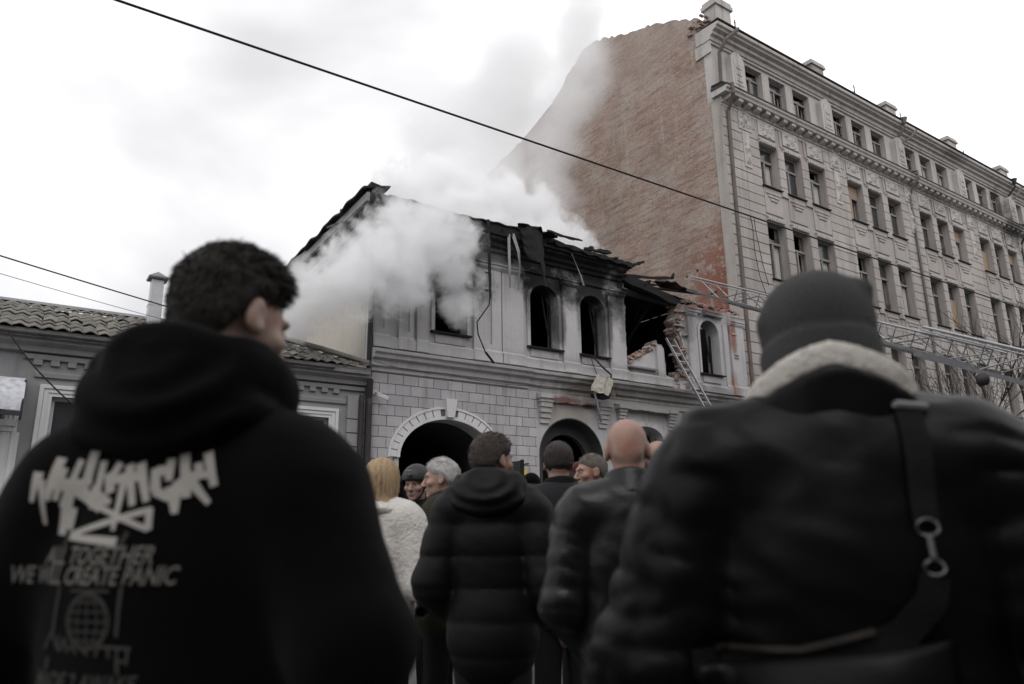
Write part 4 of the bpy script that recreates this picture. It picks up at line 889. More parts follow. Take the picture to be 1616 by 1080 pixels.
# bare street trees
M_bark = mat('dark_bark', (0.045, 0.04, 0.036), 0.9, 0.35, 4, 25, bump=0.7, bscale=40)
def tree(x, y, h, seed, label, spread=1.0):
    t = thing('bare_tree', label, 'tree', (x, y, 0.1), group='bare street trees'); rt = random.Random(seed)
    G().tube([(0, 0, -0.1), (0.03, 0, h * 0.15), (0.08, 0.03, h * 0.32), (0.05, 0.05, h * 0.45)], [0.17, 0.14, 0.12, 0.1], 10).build('trunk', M_bark, t, smooth=True)
    g = G()
    def grow(p, dv, ln, r_, lev):
        pts = [p]; q = Vector(p); v = Vector(dv)
        for k in range(4):
            v = (v + Vector((rt.uniform(-.25, .25), rt.uniform(-.25, .25), rt.uniform(-.05, .25)))).normalized(); q = q + v * ln / 4; pts.append(q.copy())
        g.tube(pts, [r_ * (1 - 0.16 * i) for i in range(5)], 5 if lev < 3 else 3, cap=False)
        if lev >= 3: return
        for k in range(4 if lev < 2 else 3):
            pp = pts[rt.choice((2, 3, 4))]; nv = (v + Vector((rt.uniform(-1, 1), rt.uniform(-1, 1), rt.uniform(-.25, .7))) * 0.8).normalized()
            grow(pp, nv, ln * rt.uniform(0.55, 0.8), r_ * 0.52, lev + 1)
    for k in range(6):
        a = k * 1.05 + rt.uniform(-.3, .3)
        grow(Vector((0.06, 0.04, h * rt.uniform(0.28, 0.45))), Vector((math.cos(a) * spread, math.sin(a) * spread, rt.uniform(0.5, 1.3))).normalized(), h * rt.uniform(0.25, 0.36), 0.06, 0)
    g.build('crown', M_bark, t)
    return t
tree(30.2, 13.2, 9.4, 4, 'bare tree beside the tall building, half hidden by the aerial ladder', 1.1)
tree(34.5, 13.4, 10.2, 8, 'taller bare tree on the pavement past the lattice ladder', 1.0)

# ================================================================== surface nets (numpy) for soft shapes
def nets(Fv, xs, ys, zs):
    nx, ny, nz = Fv.shape
    s = Fv < 0
    c = [s[i:nx - 1 + i, j:ny - 1 + j, k:nz - 1 + k] for i in (0, 1) for j in (0, 1) for k in (0, 1)]
    anyc = c[0].copy(); allc = c[0].copy()
    for q in c[1:]: anyc |= q; allc &= q
    mask = anyc & ~allc
    idx = -np.ones(mask.shape, np.int64); I, J, K = np.nonzero(mask); idx[I, J, K] = np.arange(len(I))
    acc = np.zeros((len(I), 3)); cnt = np.zeros(len(I))
    X = [xs, ys, zs]
    corners = [(i, j, k) for i in (0, 1) for j in (0, 1) for k in (0, 1)]
    for a in range(3):
        for o in corners:
            if o[a]: continue
            p = list(o); p[a] = 1
            f0 = Fv[I + o[0], J + o[1], K + o[2]]; f1 = Fv[I + p[0], J + p[1], K + p[2]]
            m = (f0 < 0) != (f1 < 0)
            t = np.where(m, f0 / np.where(m, f0 - f1, 1), 0)
            P = [xs[I + o[0]], ys[J + o[1]], zs[K + o[2]]]
            base = (I, J, K)[a]
            P[a] = X[a][base] + t * (X[a][base + 1] - X[a][base])
            for q in range(3): acc[:, q] += np.where(m, P[q], 0)
            cnt += m
    V = acc / cnt[:, None]
    quads = []
    for a in range(3):
        b_, c_ = (a + 1) % 3, (a + 2) % 3
        sl0 = [slice(None)] * 3; sl1 = [slice(None)] * 3
        sl0[a] = slice(0, -1); sl1[a] = slice(1, None)
        e = s[tuple(sl0)] != s[tuple(sl1)]
        E = list(np.nonzero(e))
        ok = np.ones(len(E[0]), bool)
        for ax_ in (b_, c_): ok &= (E[ax_] > 0) & (E[ax_] < mask.shape[ax_])
        E = [q[ok] for q in E]
        inside0 = s[tuple(E)]
        def cell(db, dc):
            q = [E[0].copy(), E[1].copy(), E[2].copy()]; q[b_] -= db; q[c_] -= dc; return idx[tuple(q)]
        Q = np.stack([cell(0, 0), cell(1, 0), cell(1, 1), cell(0, 1)], 1)
        Q[~inside0] = Q[~inside0][:, ::-1]
        quads.append(Q)
    return V, np.concatenate(quads)
def np_mesh(name, V, Q, m, smooth=True):
    me = bpy.data.meshes.new(name)
    me.vertices.add(len(V)); me.vertices.foreach_set('co', np.asarray(V, np.float32).ravel())
    nq = len(Q); me.loops.add(nq * 4); me.loops.foreach_set('vertex_index', np.asarray(Q, np.int32).ravel())
    me.polygons.add(nq); me.polygons.foreach_set('loop_start', np.arange(0, nq * 4, 4, dtype=np.int32))
    me.polygons.foreach_set('use_smooth', np.full(nq, smooth))
    if m is not None: me.materials.append(m)
    me.update(calc_edges=True); me.validate()
    return me
def grid(xs, ys, zs):
    return np.stack(np.meshgrid(xs, ys, zs, indexing='ij'), -1)
_nr = np.random.default_rng(4)
_ND = _nr.normal(size=(40, 3)); _ND /= np.linalg.norm(_ND, axis=1)[:, None]; _NP = _nr.uniform(0, 6.28, 40)
def snoise(P, f, seed=0, n=6):
    out = np.zeros(P.shape[:-1])
    for i in range(n):
        k = (seed * 7 + i) % 40
        out += np.sin((P @ _ND[k]) * f * (1 + 0.35 * i) + _NP[k] + 1.3 * np.sin((P @ _ND[(k + 3) % 40]) * f * 0.7 + _NP[(k + 5) % 40])) / (1 + 0.35 * i)
    return out / n * 1.6

# ================================================================== smoke
def smoke(name, label, blobs, dens, nscale, namp, soft=0.35, warp=0.5, step=0.35, aniso=0.15, color=(0.93, 0.93, 0.94), det=5):
    lo = np.min([[c[i] - c[3] * 1.2 for i in range(3)] for c in blobs], 0); hi = np.max([[c[i] + c[3] * 1.2 for i in range(3)] for c in blobs], 0)
    st = max((hi - lo).max() / 44, 0.12)
    ax_ = [np.arange(lo[i] - st, hi[i] + 2 * st, st) for i in range(3)]
    P = grid(*ax_); Fd = np.full(P.shape[:-1], 1e9)
    for x, y, z, r_ in blobs: Fd = np.minimum(Fd, np.linalg.norm(P - np.array((x, y, z)), axis=-1) - r_ * 1.12)
    V, Q = nets(Fd, *ax_)
    m = bpy.data.materials.new(name); m.use_nodes = True; nt = m.node_tree; nt.nodes.clear()
    out = nn(nt, 'ShaderNodeOutputMaterial'); pv_ = nn(nt, 'ShaderNodeVolumePrincipled')
    pv_.inputs['Color'].default_value = (*color, 1); pv_.inputs['Anisotropy'].default_value = aniso
    pos = nn(nt, 'ShaderNodeNewGeometry').outputs['Position']
    nz = nn(nt, 'ShaderNodeTexNoise'); nz.inputs['Scale'].default_value = nscale * 0.6; nz.inputs['Detail'].default_value = 2; nt.links.new(pos, nz.inputs['Vector'])
    sub = nn(nt, 'ShaderNodeVectorMath', operation='SUBTRACT'); nt.links.new(nz.outputs['Color'], sub.inputs[0]); sub.inputs[1].default_value = (0.5, 0.5, 0.5)
    scl = nn(nt, 'ShaderNodeVectorMath', operation='SCALE'); nt.links.new(sub.outputs[0], scl.inputs[0]); scl.inputs[3].default_value = warp
    wp = nn(nt, 'ShaderNodeVectorMath', operation='ADD'); nt.links.new(pos, wp.inputs[0]); nt.links.new(scl.outputs[0], wp.inputs[1])
    cur = None
    for x, y, z, r_ in blobs:
        ds = nn(nt, 'ShaderNodeVectorMath', operation='DISTANCE'); nt.links.new(wp.outputs[0], ds.inputs[0]); ds.inputs[1].default_value = (x, y, z)
        v = mth(nt, 'MULTIPLY_ADD', ds.outputs['Value'], -1.0 / r_, 1.0)
        cur = v if cur is None else mth(nt, 'SMOOTH_MAX', cur, v, 0.15)
    n2 = noise(nt, wp.outputs[0], nscale, det, 0.66)
    f = mth(nt, 'MULTIPLY_ADD', mth(nt, 'SUBTRACT', n2, 0.5), namp, cur)
    k = ramp(nt, f, 0.05, soft)
    nt.links.new(mth(nt, 'MULTIPLY', k, dens), pv_.inputs['Density'])
    nt.links.new(pv_.outputs[0], out.inputs['Volume'])
    m.cycles.volume_step_rate = step
    o = link(name, np_mesh(name, V, Q, m), None, None, 'stuff')
    return tag(o, label, 'smoke')
smoke('window_smoke', 'thick white smoke billowing from the upper window of the burnt house over its corner',
      [(9.75, 16.75, 7.6, 0.55), (9.3, 16.4, 8.05, 0.85), (8.6, 16.1, 8.6, 1.15), (7.8, 15.9, 8.5, 1.3), (7.0, 15.9, 7.9, 1.2), (6.3, 16.1, 7.3, 1.1), (9.3, 16.3, 9.0, 0.9), (5.7, 16.6, 6.9, 0.95), (7.6, 15.9, 7.3, 0.85), (9.4, 16.3, 7.1, 0.6), (8.4, 16.3, 9.4, 0.9), (7.6, 16.3, 9.4, 0.8), (5.2, 17.2, 6.6, 0.9), (5.4, 18.6, 6.9, 0.8)],
      2.7, 1.9, 3.2, 0.6, 0.45, color=(0.985, 0.985, 0.99), det=8)
smoke('roof_smoke', 'dense white smoke rising off the burnt roof in front of the tall brick wall',
      [(8.6, 19.0, 10.1, 0.9), (9.8, 19.0, 10.5, 1.2), (11.2, 19.0, 11.0, 1.35), (12.4, 19.2, 11.7, 1.35), (13.2, 19.5, 12.6, 1.0), (13.4, 18.8, 10.7, 1.15), (14.6, 18.8, 10.8, 1.3), (15.6, 19.0, 10.9, 1.05), (16.1, 18.9, 10.2, 0.85), (12.5, 17.6, 10.1, 0.8), (11.3, 17.4, 10.1, 0.8), (10.2, 17.3, 10.0, 0.7), (11.4, 20.5, 12.7, 1.5), (9.8, 20.5, 12.0, 1.4), (14.4, 19.5, 12.4, 1.1)],
      3.6, 1.6, 3.0, 0.6, 0.5, color=(0.985, 0.985, 0.99), det=8)
smoke('thin_smoke', 'thin veil of smoke drifting up the brick end wall of the tall building',
      [(14.8, 20, 12.3, 1.7), (15.2, 20, 13.8, 1.7), (15.7, 20, 15.6, 1.7), (16.4, 20, 17.6, 1.8), (17.2, 20, 19.6, 1.8), (17.9, 20.5, 21.5, 1.8), (18.3, 20.8, 23.2, 1.7), (13.6, 20.5, 13.5, 2.0), (13.8, 21.5, 15.5, 2.3), (14.6, 22, 18.0, 2.4), (12.3, 21, 13.4, 2.2), (15.6, 22.5, 20.5, 2.2), (12.0, 22, 15.5, 2.2)],
      0.62, 0.4, 1.4, 0.8, 0.9, color=(0.985, 0.985, 0.99), det=6)

# ================================================================== across the street, behind the onlookers: unseen building added to cut low sky light
opp = thing('opposite_building', 'unseen plain three-storey building added opposite the burnt house to block low sky light', 'building', (10, -11, 0))
oh = [[(x, z0), (x + 1.2, z0), (x + 1.2, z0 + 2.1), (x, z0 + 2.1)] for x in [-48 + 3.0 * k for k in range(33)] for z0 in (1.4, 5.2, 9.0)]
G().wall([(-50, 0), (52, 0), (52, 13.2), (-50, 13.2)], oh, -0.5, 0.0).build('front_wall', M_low, opp)
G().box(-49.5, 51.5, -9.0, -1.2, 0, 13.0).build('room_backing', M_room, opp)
G().extr_x([(-9.5, 13.2), (0.5, 13.2), (0.5, 13.5), (-4.5, 16.0), (-9.5, 13.5)], -50.5, 52.5).build('roof', M_tile, opp)
wm = G().box(0, 0.08, -0.3, -0.24, 0, 2.1).box(1.12, 1.2, -0.3, -0.24, 0, 2.1).box(0.08, 1.12, -0.3, -0.24, 1.35, 1.43).box(0.56, 0.64, -0.3, -0.24, 0, 1.35).mesh('window', M_lowwhite)
for h_ in oh: link('window', wm, opp, (h_[0][0], 0, h_[0][1]))
link('far_pavement', G().box(-120, 160, -11.2, -7.0, -0.12, 0.13).mesh('far_pavement', M_pave), kind='structure')
# ================================================================== people
def seg(P, a, b_, ra, rb_):
    a = np.asarray(a, float); b_ = np.asarray(b_, float); ab = b_ - a
    t = np.clip(((P - a) @ ab) / (ab @ ab), 0, 1)
    return np.linalg.norm(P - a - t[..., None] * ab, axis=-1) - (ra + (rb_ - ra) * t)
def ell(P, c, r_):
    q = P - np.asarray(c, float); r_ = np.asarray(r_, float)
    k0 = np.linalg.norm(q / r_, axis=-1); k1 = np.linalg.norm(q / (r_ * r_), axis=-1)
    return k0 * (k0 - 1) / np.maximum(k1, 1e-6)
def smin(a, b_, k):
    h = np.clip(0.5 + 0.5 * (b_ - a) / k, 0, 1)
    return b_ + (a - b_) * h - k * h * (1 - h)
def smax(a, b_, k): return -smin(-a, -b_, k)
def axis_(c, half, fine, far_lo, far_hi, coarse):
    m = np.arange(c - half, c + half + fine, fine)
    lo = np.arange(m[0] - coarse, far_lo - coarse, -coarse)[::-1]; hi = np.arange(m[-1] + coarse, far_hi + coarse, coarse)
    return np.concatenate([lo, m, hi])
def rot(yaw, pitch):     # local head frame -> body frame
    c, s = math.cos(yaw), math.sin(yaw); c2, s2 = math.cos(pitch), math.sin(pitch)
    return np.array([[c, -s, 0], [s, c, 0], [0, 0, 1]]) @ np.array([[1, 0, 0], [0, c2, -s2], [0, s2, c2]])
def head_sdf(Q, fem=False):
    w = 0.94 if fem else 1.0
    d = ell(Q, (0, -0.018, 0.028), (0.076 * w, 0.096, 0.088))
    d = smin(d, ell(Q, (0, 0.028, -0.03), (0.062 * w, 0.066, 0.083)), 0.03)
    d = smin(d, ell(Q, (0, 0.03, -0.078), (0.05 * w, 0.052, 0.038)), 0.025)
    d = smin(d, ell(Q, (0, 0.078, -0.1), (0.024, 0.02, 0.018)), 0.02)
    d = smin(d, ell(Q, (0, 0.08, 0.024), (0.052 * w, 0.017, 0.013)), 0.015)
    for s in (-1, 1):
        d = smin(d, ell(Q, (0.046 * s, 0.062, -0.025), (0.022, 0.02, 0.018)), 0.02)
        d = smax(d, -ell(Q, (0.031 * s, 0.101, 0.004), (0.020, 0.016, 0.0125)), 0.012)
        e = ell(Q, (0.079 * s * w, -0.012, -0.006), (0.0115, 0.021, 0.033)); e = smin(e, ell(Q, (0.079 * s * w, 0.0, -0.03), (0.008, 0.012, 0.012)), 0.01)
        e = smax(e, -ell(Q, (0.092 * s * w, -0.002, -0.002), (0.009, 0.011, 0.02)), 0.006)
        d = smin(d, e, 0.008)
        d = smin(d, ell(Q, (0.013 * s, 0.105, -0.036), (0.008, 0.009, 0.008)), 0.008)
    d = smin(d, seg(Q, (0, 0.092, 0.008), (0, 0.117, -0.03), 0.008, 0.012), 0.012)
    d = smin(d, ell(Q, (0, 0.094, -0.061), (0.024, 0.011, 0.006)), 0.006)
    d = smin(d, ell(Q, (0, 0.091, -0.073), (0.021, 0.011, 0.007)), 0.006)
    d = smin(d, ell(Q, (0, -0.078, -0.03), (0.048, 0.024, 0.034)), 0.04)
    return d
def skull(Q, t):
    d = ell(Q, (0, -0.018, 0.028), (0.076 + t, 0.096 + t, 0.088 + t))
    return smin(d, ell(Q, (0, -0.02, -0.02), (0.068 + t, 0.082 + t, 0.085)), 0.03)

SKIN = {}
def skin_mat(name, col):
    if name in MATS: return MATS[name]
    m = mat(name, col, 0.45, 0.22, 14, 80, tint=((col[0] * 0.95, col[1] * 0.66, col[2] * 0.58), 17, 0.8), bump=0.25, bscale=200, spec=0.45, obj=True)
    b_ = m.node_tree.nodes['Principled BSDF']; b_.inputs['Subsurface Weight'].default_value = 0.12; b_.inputs['Subsurface Radius'].default_value = (0.01, 0.004, 0.002); b_.inputs['Subsurface Scale'].default_value = 0.4
    return m
def cloth(name, col, rough=0.8, var=0.15, bump=0.25, bs=220, sheen=0.0, spec=0.25, big=4.0):
    return mat(name, col, rough, var, big, 60, bump=bump, bscale=bs, obj=True, sheen=sheen, spec=spec)
M_skin = skin_mat('skin', (0.36, 0.235, 0.185)); M_skin2 = skin_mat('ruddy_skin', (0.33, 0.205, 0.16)); M_skin3 = skin_mat('pale_skin', (0.40, 0.275, 0.225))
M_eye = mat('eye_white', (0.34, 0.32, 0.31), 0.25, 0.05, obj=True); M_iris = mat('iris', (0.03, 0.025, 0.02), 0.2, 0.1, obj=True)
def hairmat(name, col, rough=0.55): return mat(name, col, rough, 0.35, 30, 120, bump=0.5, bscale=240, obj=True, spec=0.35)
H_dark = hairmat('dark_brown_hair', (0.022, 0.016, 0.013)); H_brown = hairmat('short_brown_hair', (0.045, 0.034, 0.027)); H_grey = hairmat('silver_hair', (0.50, 0.49, 0.48)); H_salt = hairmat('grey_brown_hair', (0.13, 0.115, 0.10)); H_blond = hairmat('blond_hair', (0.42, 0.30, 0.18), 0.4)
C_black = cloth('black_cotton', (0.0022, 0.0022, 0.0025), 0.95, 0.08, sheen=0.03, spec=0.06); C_nylon = cloth('black_nylon', (0.0022, 0.0022, 0.0026), 0.42, 0.1, 0.06, 60, spec=0.13)
C_puff = cloth('black_puffer', (0.003, 0.003, 0.0036), 0.55, 0.1, 0.12, 70, spec=0.16); C_leather = cloth('black_leather', (0.0025, 0.0025, 0.0028), 0.36, 0.1, 0.1, 90, spec=0.32)
C_grey = cloth('charcoal_softshell', (0.012, 0.012, 0.014), 0.75, 0.2); C_green = cloth('olive_parka', (0.022, 0.021, 0.011), 0.85, 0.25); C_white = cloth('cream_wool', (0.66, 0.635, 0.60), 0.95, 0.1, 0.9, 55, sheen=0.2, big=12)
C_uni = cloth('dark_uniform', (0.005, 0.0052, 0.0055), 0.8); C_knit = cloth('grey_knit', (0.04, 0.04, 0.042), 0.95, 0.15, 0.6, 160, sheen=0.1); C_fur = cloth('cream_fleece', (0.80, 0.75, 0.68), 1.0, 0.2, 1.0, 90, sheen=0.3, big=20)
C_jean = cloth('dark_denim', (0.02, 0.026, 0.05), 0.9); C_trous = cloth('black_trousers', (0.004, 0.004, 0.0045), 0.85); C_shoe = cloth('black_shoe', (0.012, 0.012, 0.012), 0.5); C_maroon = cloth('maroon_felt', (0.07, 0.016, 0.022), 0.9)
M_print = mat('hoodie_print', (0.36, 0.345, 0.32), 0.8, 0.25, 12, 60, obj=True); M_print2 = mat('faded_print', (0.14, 0.133, 0.12), 0.8, 0.35, 12, 60, obj=True); M_print3 = mat('dull_print', (0.045, 0.043, 0.04), 0.85, 0.35, 12, 60, obj=True)

def torso_sdf(P, s, t, bw=1.0, belly=0.0):
    d = seg(P, (-0.155 * s * bw, -0.012, 1.452 * s), (0.155 * s * bw, -0.012, 1.452 * s), 0.07 * s + t, 0.07 * s + t)
    d = smin(d, ell(P, (0, 0, 1.30 * s), (0.178 * s * bw + t, 0.118 * s + t, 0.22 * s)), 0.05)
    d = smin(d, ell(P, (0, 0.012 + belly, 1.08 * s), (0.168 * s * bw + t, 0.118 * s + t + belly, 0.26 * s)), 0.06)
    d = smin(d, ell(P, (0, 0, 0.90 * s), (0.172 * s * bw + t, 0.12 * s + t, 0.22 * s)), 0.06)
    for sx in (-1, 1): d = smin(d, seg(P, (0.03 * sx, -0.02, 1.515 * s), (0.15 * sx * s * bw, -0.015, 1.462 * s), 0.055 * s + t * 0.7, 0.06 * s + t), 0.04)
    return d
def arms_sdf(P, s, arms, t, bw=1.0, r0=0.066, r1=0.054, r2=0.043):
    out = None
    for sx, (el, wr) in zip((-1, 1), arms):
        sh = np.array((0.188 * sx * s * bw, -0.012, 1.432 * s)); el, wr = np.array(el) * s, np.array(wr) * s
        d = smin(seg(P, sh, el, r0 * s + t, r1 * s + t), seg(P, el, wr, r1 * s + t * 1.05, r2 * s + t), 0.03)
        out = d if out is None else np.minimum(out, d)
    return out
HANG = (((-0.265, -0.03, 1.13), (-0.25, 0.06, 0.88)), ((0.265, -0.03, 1.13), (0.25, 0.06, 0.88)))
FRONT = (((-0.27, -0.01, 1.13), (-0.09, 0.22, 1.05)), ((0.27, -0.01, 1.13), (0.09, 0.22, 1.05)))
POCK = (((-0.262, -0.05, 1.13), (-0.165, 0.085, 0.98)), ((0.262, -0.05, 1.13), (0.165, 0.085, 0.98)))

def hand_mesh(s, wrist, elbow, side):
    """palm, four curled fingers of unequal length and a thumb, built along the forearm"""
    zs = np.arange(-0.215, 0.03, 0.005); xs = np.arange(-0.075, 0.08, 0.005); ys = np.arange(-0.04, 0.085, 0.005)
    P = grid(xs, ys, zs)
    d = ell(P, (0, 0.002, -0.055), (0.042, 0.017, 0.055)); d = smin(d, seg(P, (0, 0, 0.02), (0, 0, -0.02), 0.028, 0.028), 0.015)
    for i, (fx, ln) in enumerate(((-0.03, 0.062), (-0.010, 0.076), (0.010, 0.082), (0.030, 0.072))):
        a = np.array((fx, 0.004, -0.098)); b_ = a + np.array((fx * 0.12, 0.012, -ln * 0.5)); c = b_ + np.array((0, 0.026, -ln * 0.34)); e = c + np.array((0, 0.022, -ln * 0.05))
        f = np.minimum(np.minimum(seg(P, a, b_, 0.0095, 0.009), seg(P, b_, c, 0.009, 0.0085)), seg(P, c, e, 0.0085, 0.0075)); d = smin(d, f, 0.004)
    a = np.array((0.036, 0.008, -0.04)); b_ = np.array((0.058, 0.022, -0.07)); c = np.array((0.054, 0.036, -0.1))
    d = smin(d, np.minimum(seg(P, a, b_, 0.013, 0.011), seg(P, b_, c, 0.0105, 0.009)), 0.008)
    V, Q = nets(d, xs, ys, zs)
    V[:, 0] *= side * -1
    if side > 0: Q = Q[:, ::-1]
    dirv = (np.array(wrist) - np.array(elbow)); dirv = dirv / np.linalg.norm(dirv)
    zax = -dirv; yax = np.array((0, 1.0, 0)) if abs(dirv[1]) < 0.8 else np.array((-side * 0.6, 0, 0.8)); xax = np.cross(yax, zax); xax /= np.linalg.norm(xax); yax = np.cross(zax, xax)
    M = np.stack([xax, yax, zax], 1)
    return V * s @ M.T + np.array(wrist) * s + dirv * 0.015, Q

def person(label, pos, heading, H=1.8, head=(0, 0), fwd_=0.02, arms=HANG, bw=1.0, t=0.03, jacket=C_black, hem=0.82, trousers=C_trous, skin=M_skin, hair=None, fine=0.008, cres=0.014,
           folds=0.006, ridge=0.3, quilt=0, belly=0.0, jname='jacket', fem=False, eyes=True, drop=0.0, name='person', group=None):
    s = H / 1.8
    rz_ = math.radians(heading) - PI / 2
    root = thing(name, label, 'person', (pos[0], pos[1], 0.0), rz_, group)
    hc = np.array((0.0, fwd_, 1.687 * s)); Rm = rot(math.radians(head[0]), math.radians(head[1]))
    info = dict(root=root, s=s, hc=hc, R=Rm, t=t, bw=bw)
    # --- body: one continuous skin surface
    xs = axis_(hc[0], 0.13, fine, -0.42, 0.42, 0.028); ys = axis_(hc[1], 0.16, fine, -0.25, 0.4, 0.028)
    zs = np.concatenate([np.arange(-0.0, 1.5 * s, 0.03), np.arange(1.5 * s, 1.84 * s, fine)])
    P = grid(xs, ys, zs); Q = (P - hc) @ Rm / s
    d = head_sdf(Q, fem) * s
    nb = np.array((0, -0.02, 1.47 * s)); nt_ = hc + Rm @ np.array((0, -0.03, -0.05)) * s
    d = smin(d, seg(P, nb, nt_, 0.066 * s, 0.056 * s), 0.02)
    PB = P + np.array((0, 0, drop * 2)); d = smin(d, torso_sdf(PB, s, -0.012, bw, belly), 0.03); d = np.minimum(d, arms_sdf(PB, s, arms, -0.006, bw))
    for sx in (-1, 1):
        d = smin(d, np.minimum(seg(P, (0.09 * sx * s, 0, 0.9 * s), (0.095 * sx * s, 0.01, 0.5 * s), 0.075 * s, 0.052 * s), seg(P, (0.095 * sx * s, 0.01, 0.5 * s), (0.1 * sx * s, -0.02, 0.07 * s), 0.05 * s, 0.04 * s)), 0.02)
    V, F_ = nets(d, xs, ys, zs)
    for sx, (el, wr) in zip((-1, 1), arms):
        V2, F2 = hand_mesh(s, wr, el, sx); V2 = V2 - np.array((0, 0, drop * 2)); F_ = np.concatenate([F_, F2 + len(V)]); V = np.concatenate([V, V2])
    link('body', np_mesh('body', V, F_, skin), root)
    # --- eyes and brows
    if eyes:
        for sx in (-1, 1):
            e = link('eye', eye_me, root); e.matrix_local = head_mx(info) @ Matrix.Translation((0.031 * sx, 0.0785, 0.004))
            e2 = link('iris', iris_me, e)
            if hair is not None or True:
                b_ = link('eyebrow', brow_me, root); b_.matrix_local = head_mx(info) @ Matrix.Translation((0.030 * sx, 0.088, 0.026)) @ Matrix.Rotation(-0.12 * sx, 4, 'Y')
    # --- trousers and shoes
    xs = np.arange(-0.3, 0.31, 0.02); ys = np.arange(-0.22, 0.24, 0.02); zs = np.arange(0.03, 1.06 * s, 0.024)
    P = grid(xs, ys, zs); d = ell(P, (0, 0, 0.92 * s), (0.17 * s * bw, 0.12 * s + belly, 0.13 * s))
    for sx in (-1, 1):
        d = smin(d, np.minimum(seg(P, (0.088 * sx * s, 0, 0.88 * s), (0.095 * sx * s, 0.015, 0.5 * s), 0.092 * s, 0.072 * s), seg(P, (0.095 * sx * s, 0.015, 0.5 * s), (0.1 * sx * s, -0.015, 0.05), 0.072 * s, 0.066 * s)), 0.03)
    d += 0.006 * snoise(P * np.array((1, 1, 1.6)), 18, 2); d = np.maximum(d, 0.07 - P[..., 2])
    V, F_ = nets(d, xs, ys, zs); link('trousers', np_mesh('trousers', V, F_, trousers), root)
    for sx in (-1, 1):
        o = link('shoe', shoe_me, root, (0.1 * sx * s, -0.02, 0)); o.rotation_euler = (0, 0, -0.15 * sx)
    # --- jacket
    ext = max(abs(a[i][0]) for a in arms for i in (0, 1)) * s + 0.14
    fy = max(max(a[i][1] for a in arms for i in (0, 1)) * s + 0.12, 0.24 + belly)
    xs = np.arange(-ext, ext + cres, cres); ys = np.arange(-0.28, fy, cres); zs = np.arange(min(hem * s, min(a[1][2] for a in arms) * s) - 0.05, 1.62 * s, cres)
    P = grid(xs, ys, zs)
    PD = P + np.array((0, 0, drop)) - np.array((0, 0, 0)); slope = drop * 1.2 * np.clip(np.abs(P[..., 0:1]) / 0.2, 0, 1.3) * np.array((0, 0, 1.0)) if drop else 0
    PD = PD + slope
    d = smin(torso_sdf(PD, s, t, bw, belly), arms_sdf(PD, s, arms, t, bw), 0.014 if not drop else 0.07)
    if folds:
        nz = snoise(P * np.array((1.0, 1.0, 0.55)), 16, 1) ; nz2 = snoise(P * np.array((0.6, 1, 1.5)), 34, 3)
        d = d + folds * (1.0 * nz + 0.55 * (np.abs(nz2) - 0.4) + ridge * ((1 - np.abs(np.clip(snoise(P * np.array((0.8, 0.8, 1.8)), 24, 7), -1, 1))) ** 3 - 0.3) * np.clip((np.abs(P[..., 0]) - 0.12) / 0.08, 0.15, 1))
    if quilt:
        d = d - 0.012 * np.abs(np.sin(PI * (P[..., 2] + 0.012 * snoise(P, 6, 4)) / quilt)) ** 0.35 + 0.008
    d = smax(d, hem * s - P[..., 2], 0.015)
    for el, wr in arms:      # open cuffs: the sleeve stops at the wrist
        a = np.array(wr) * s - np.array((0, 0, drop)); n_ = a - np.array(el) * s + np.array((0, 0, drop)); n_ /= np.linalg.norm(n_)
        near = np.linalg.norm(P - a, axis=-1) < 0.1
        d = np.where(near, np.maximum(d, (P - a) @ n_ + 0.0), d)
    V, F_ = nets(d, xs, ys, zs); info['jacket'] = link(jname, np_mesh(jname, V, F_, jacket), root)
    info['VF'] = (V, F_)
    if hair: add_hair(info, **hair)
    return info
def head_mx(info):
    M = Matrix([[*row, 0] for row in info['R'].tolist()] + [[0, 0, 0, 1]]); M = M @ Matrix.Scale(info['s'], 4)
    return Matrix.Translation(Vector(info['hc'].tolist())) @ M
def sphere(r_, n=12, sc=(1, 1, 1)):
    g = G(); vs = []; fs = []
    for i in range(n // 2 + 1):
        for j in range(n):
            a, b_ = PI * i / (n // 2), 2 * PI * j / n; vs.append((r_ * sc[0] * math.sin(a) * math.cos(b_), r_ * sc[1] * math.sin(a) * math.sin(b_), r_ * sc[2] * math.cos(a)))
    for i in range(n // 2):
        for j in range(n): fs.append((i * n + j, i * n + (j + 1) % n, (i + 1) * n + (j + 1) % n, (i + 1) * n + j))
    return g.add(vs, fs)
eye_me = sphere(0.0108).mesh('eye', M_eye, smooth=True)
iris_me = G().add([(0.0062 * math.cos(a), 0.0098, 0.0062 * math.sin(a)) for a in [2 * PI * k / 10 for k in range(10)]] + [(0, 0.0112, 0)], [(k, (k + 1) % 10, 10) for k in range(10)]).mesh('iris', M_iris)
brow_me = G().tube([(-0.018, -0.006, 0.0), (-0.006, 0.0, 0.005), (0.008, 0.0, 0.004), (0.02, -0.01, -0.003)], [0.0015, 0.003, 0.003, 0.001], 6).mesh('eyebrow', H_dark, smooth=True)
_sx = np.arange(-0.07, 0.075, 0.008); _sy = np.arange(-0.12, 0.24, 0.008); _sz = np.arange(-0.012, 0.16, 0.008); _P = grid(_sx, _sy, _sz)
_d = smin(ell(_P, (0, 0.08, 0.03), (0.045, 0.13, 0.045)), ell(_P, (0, -0.03, 0.06), (0.042, 0.065, 0.09)), 0.03); _d = np.maximum(_d, 0.002 - _P[..., 2])
shoe_me = np_mesh('shoe', *nets(_d, _sx, _sy, _sz), C_shoe)
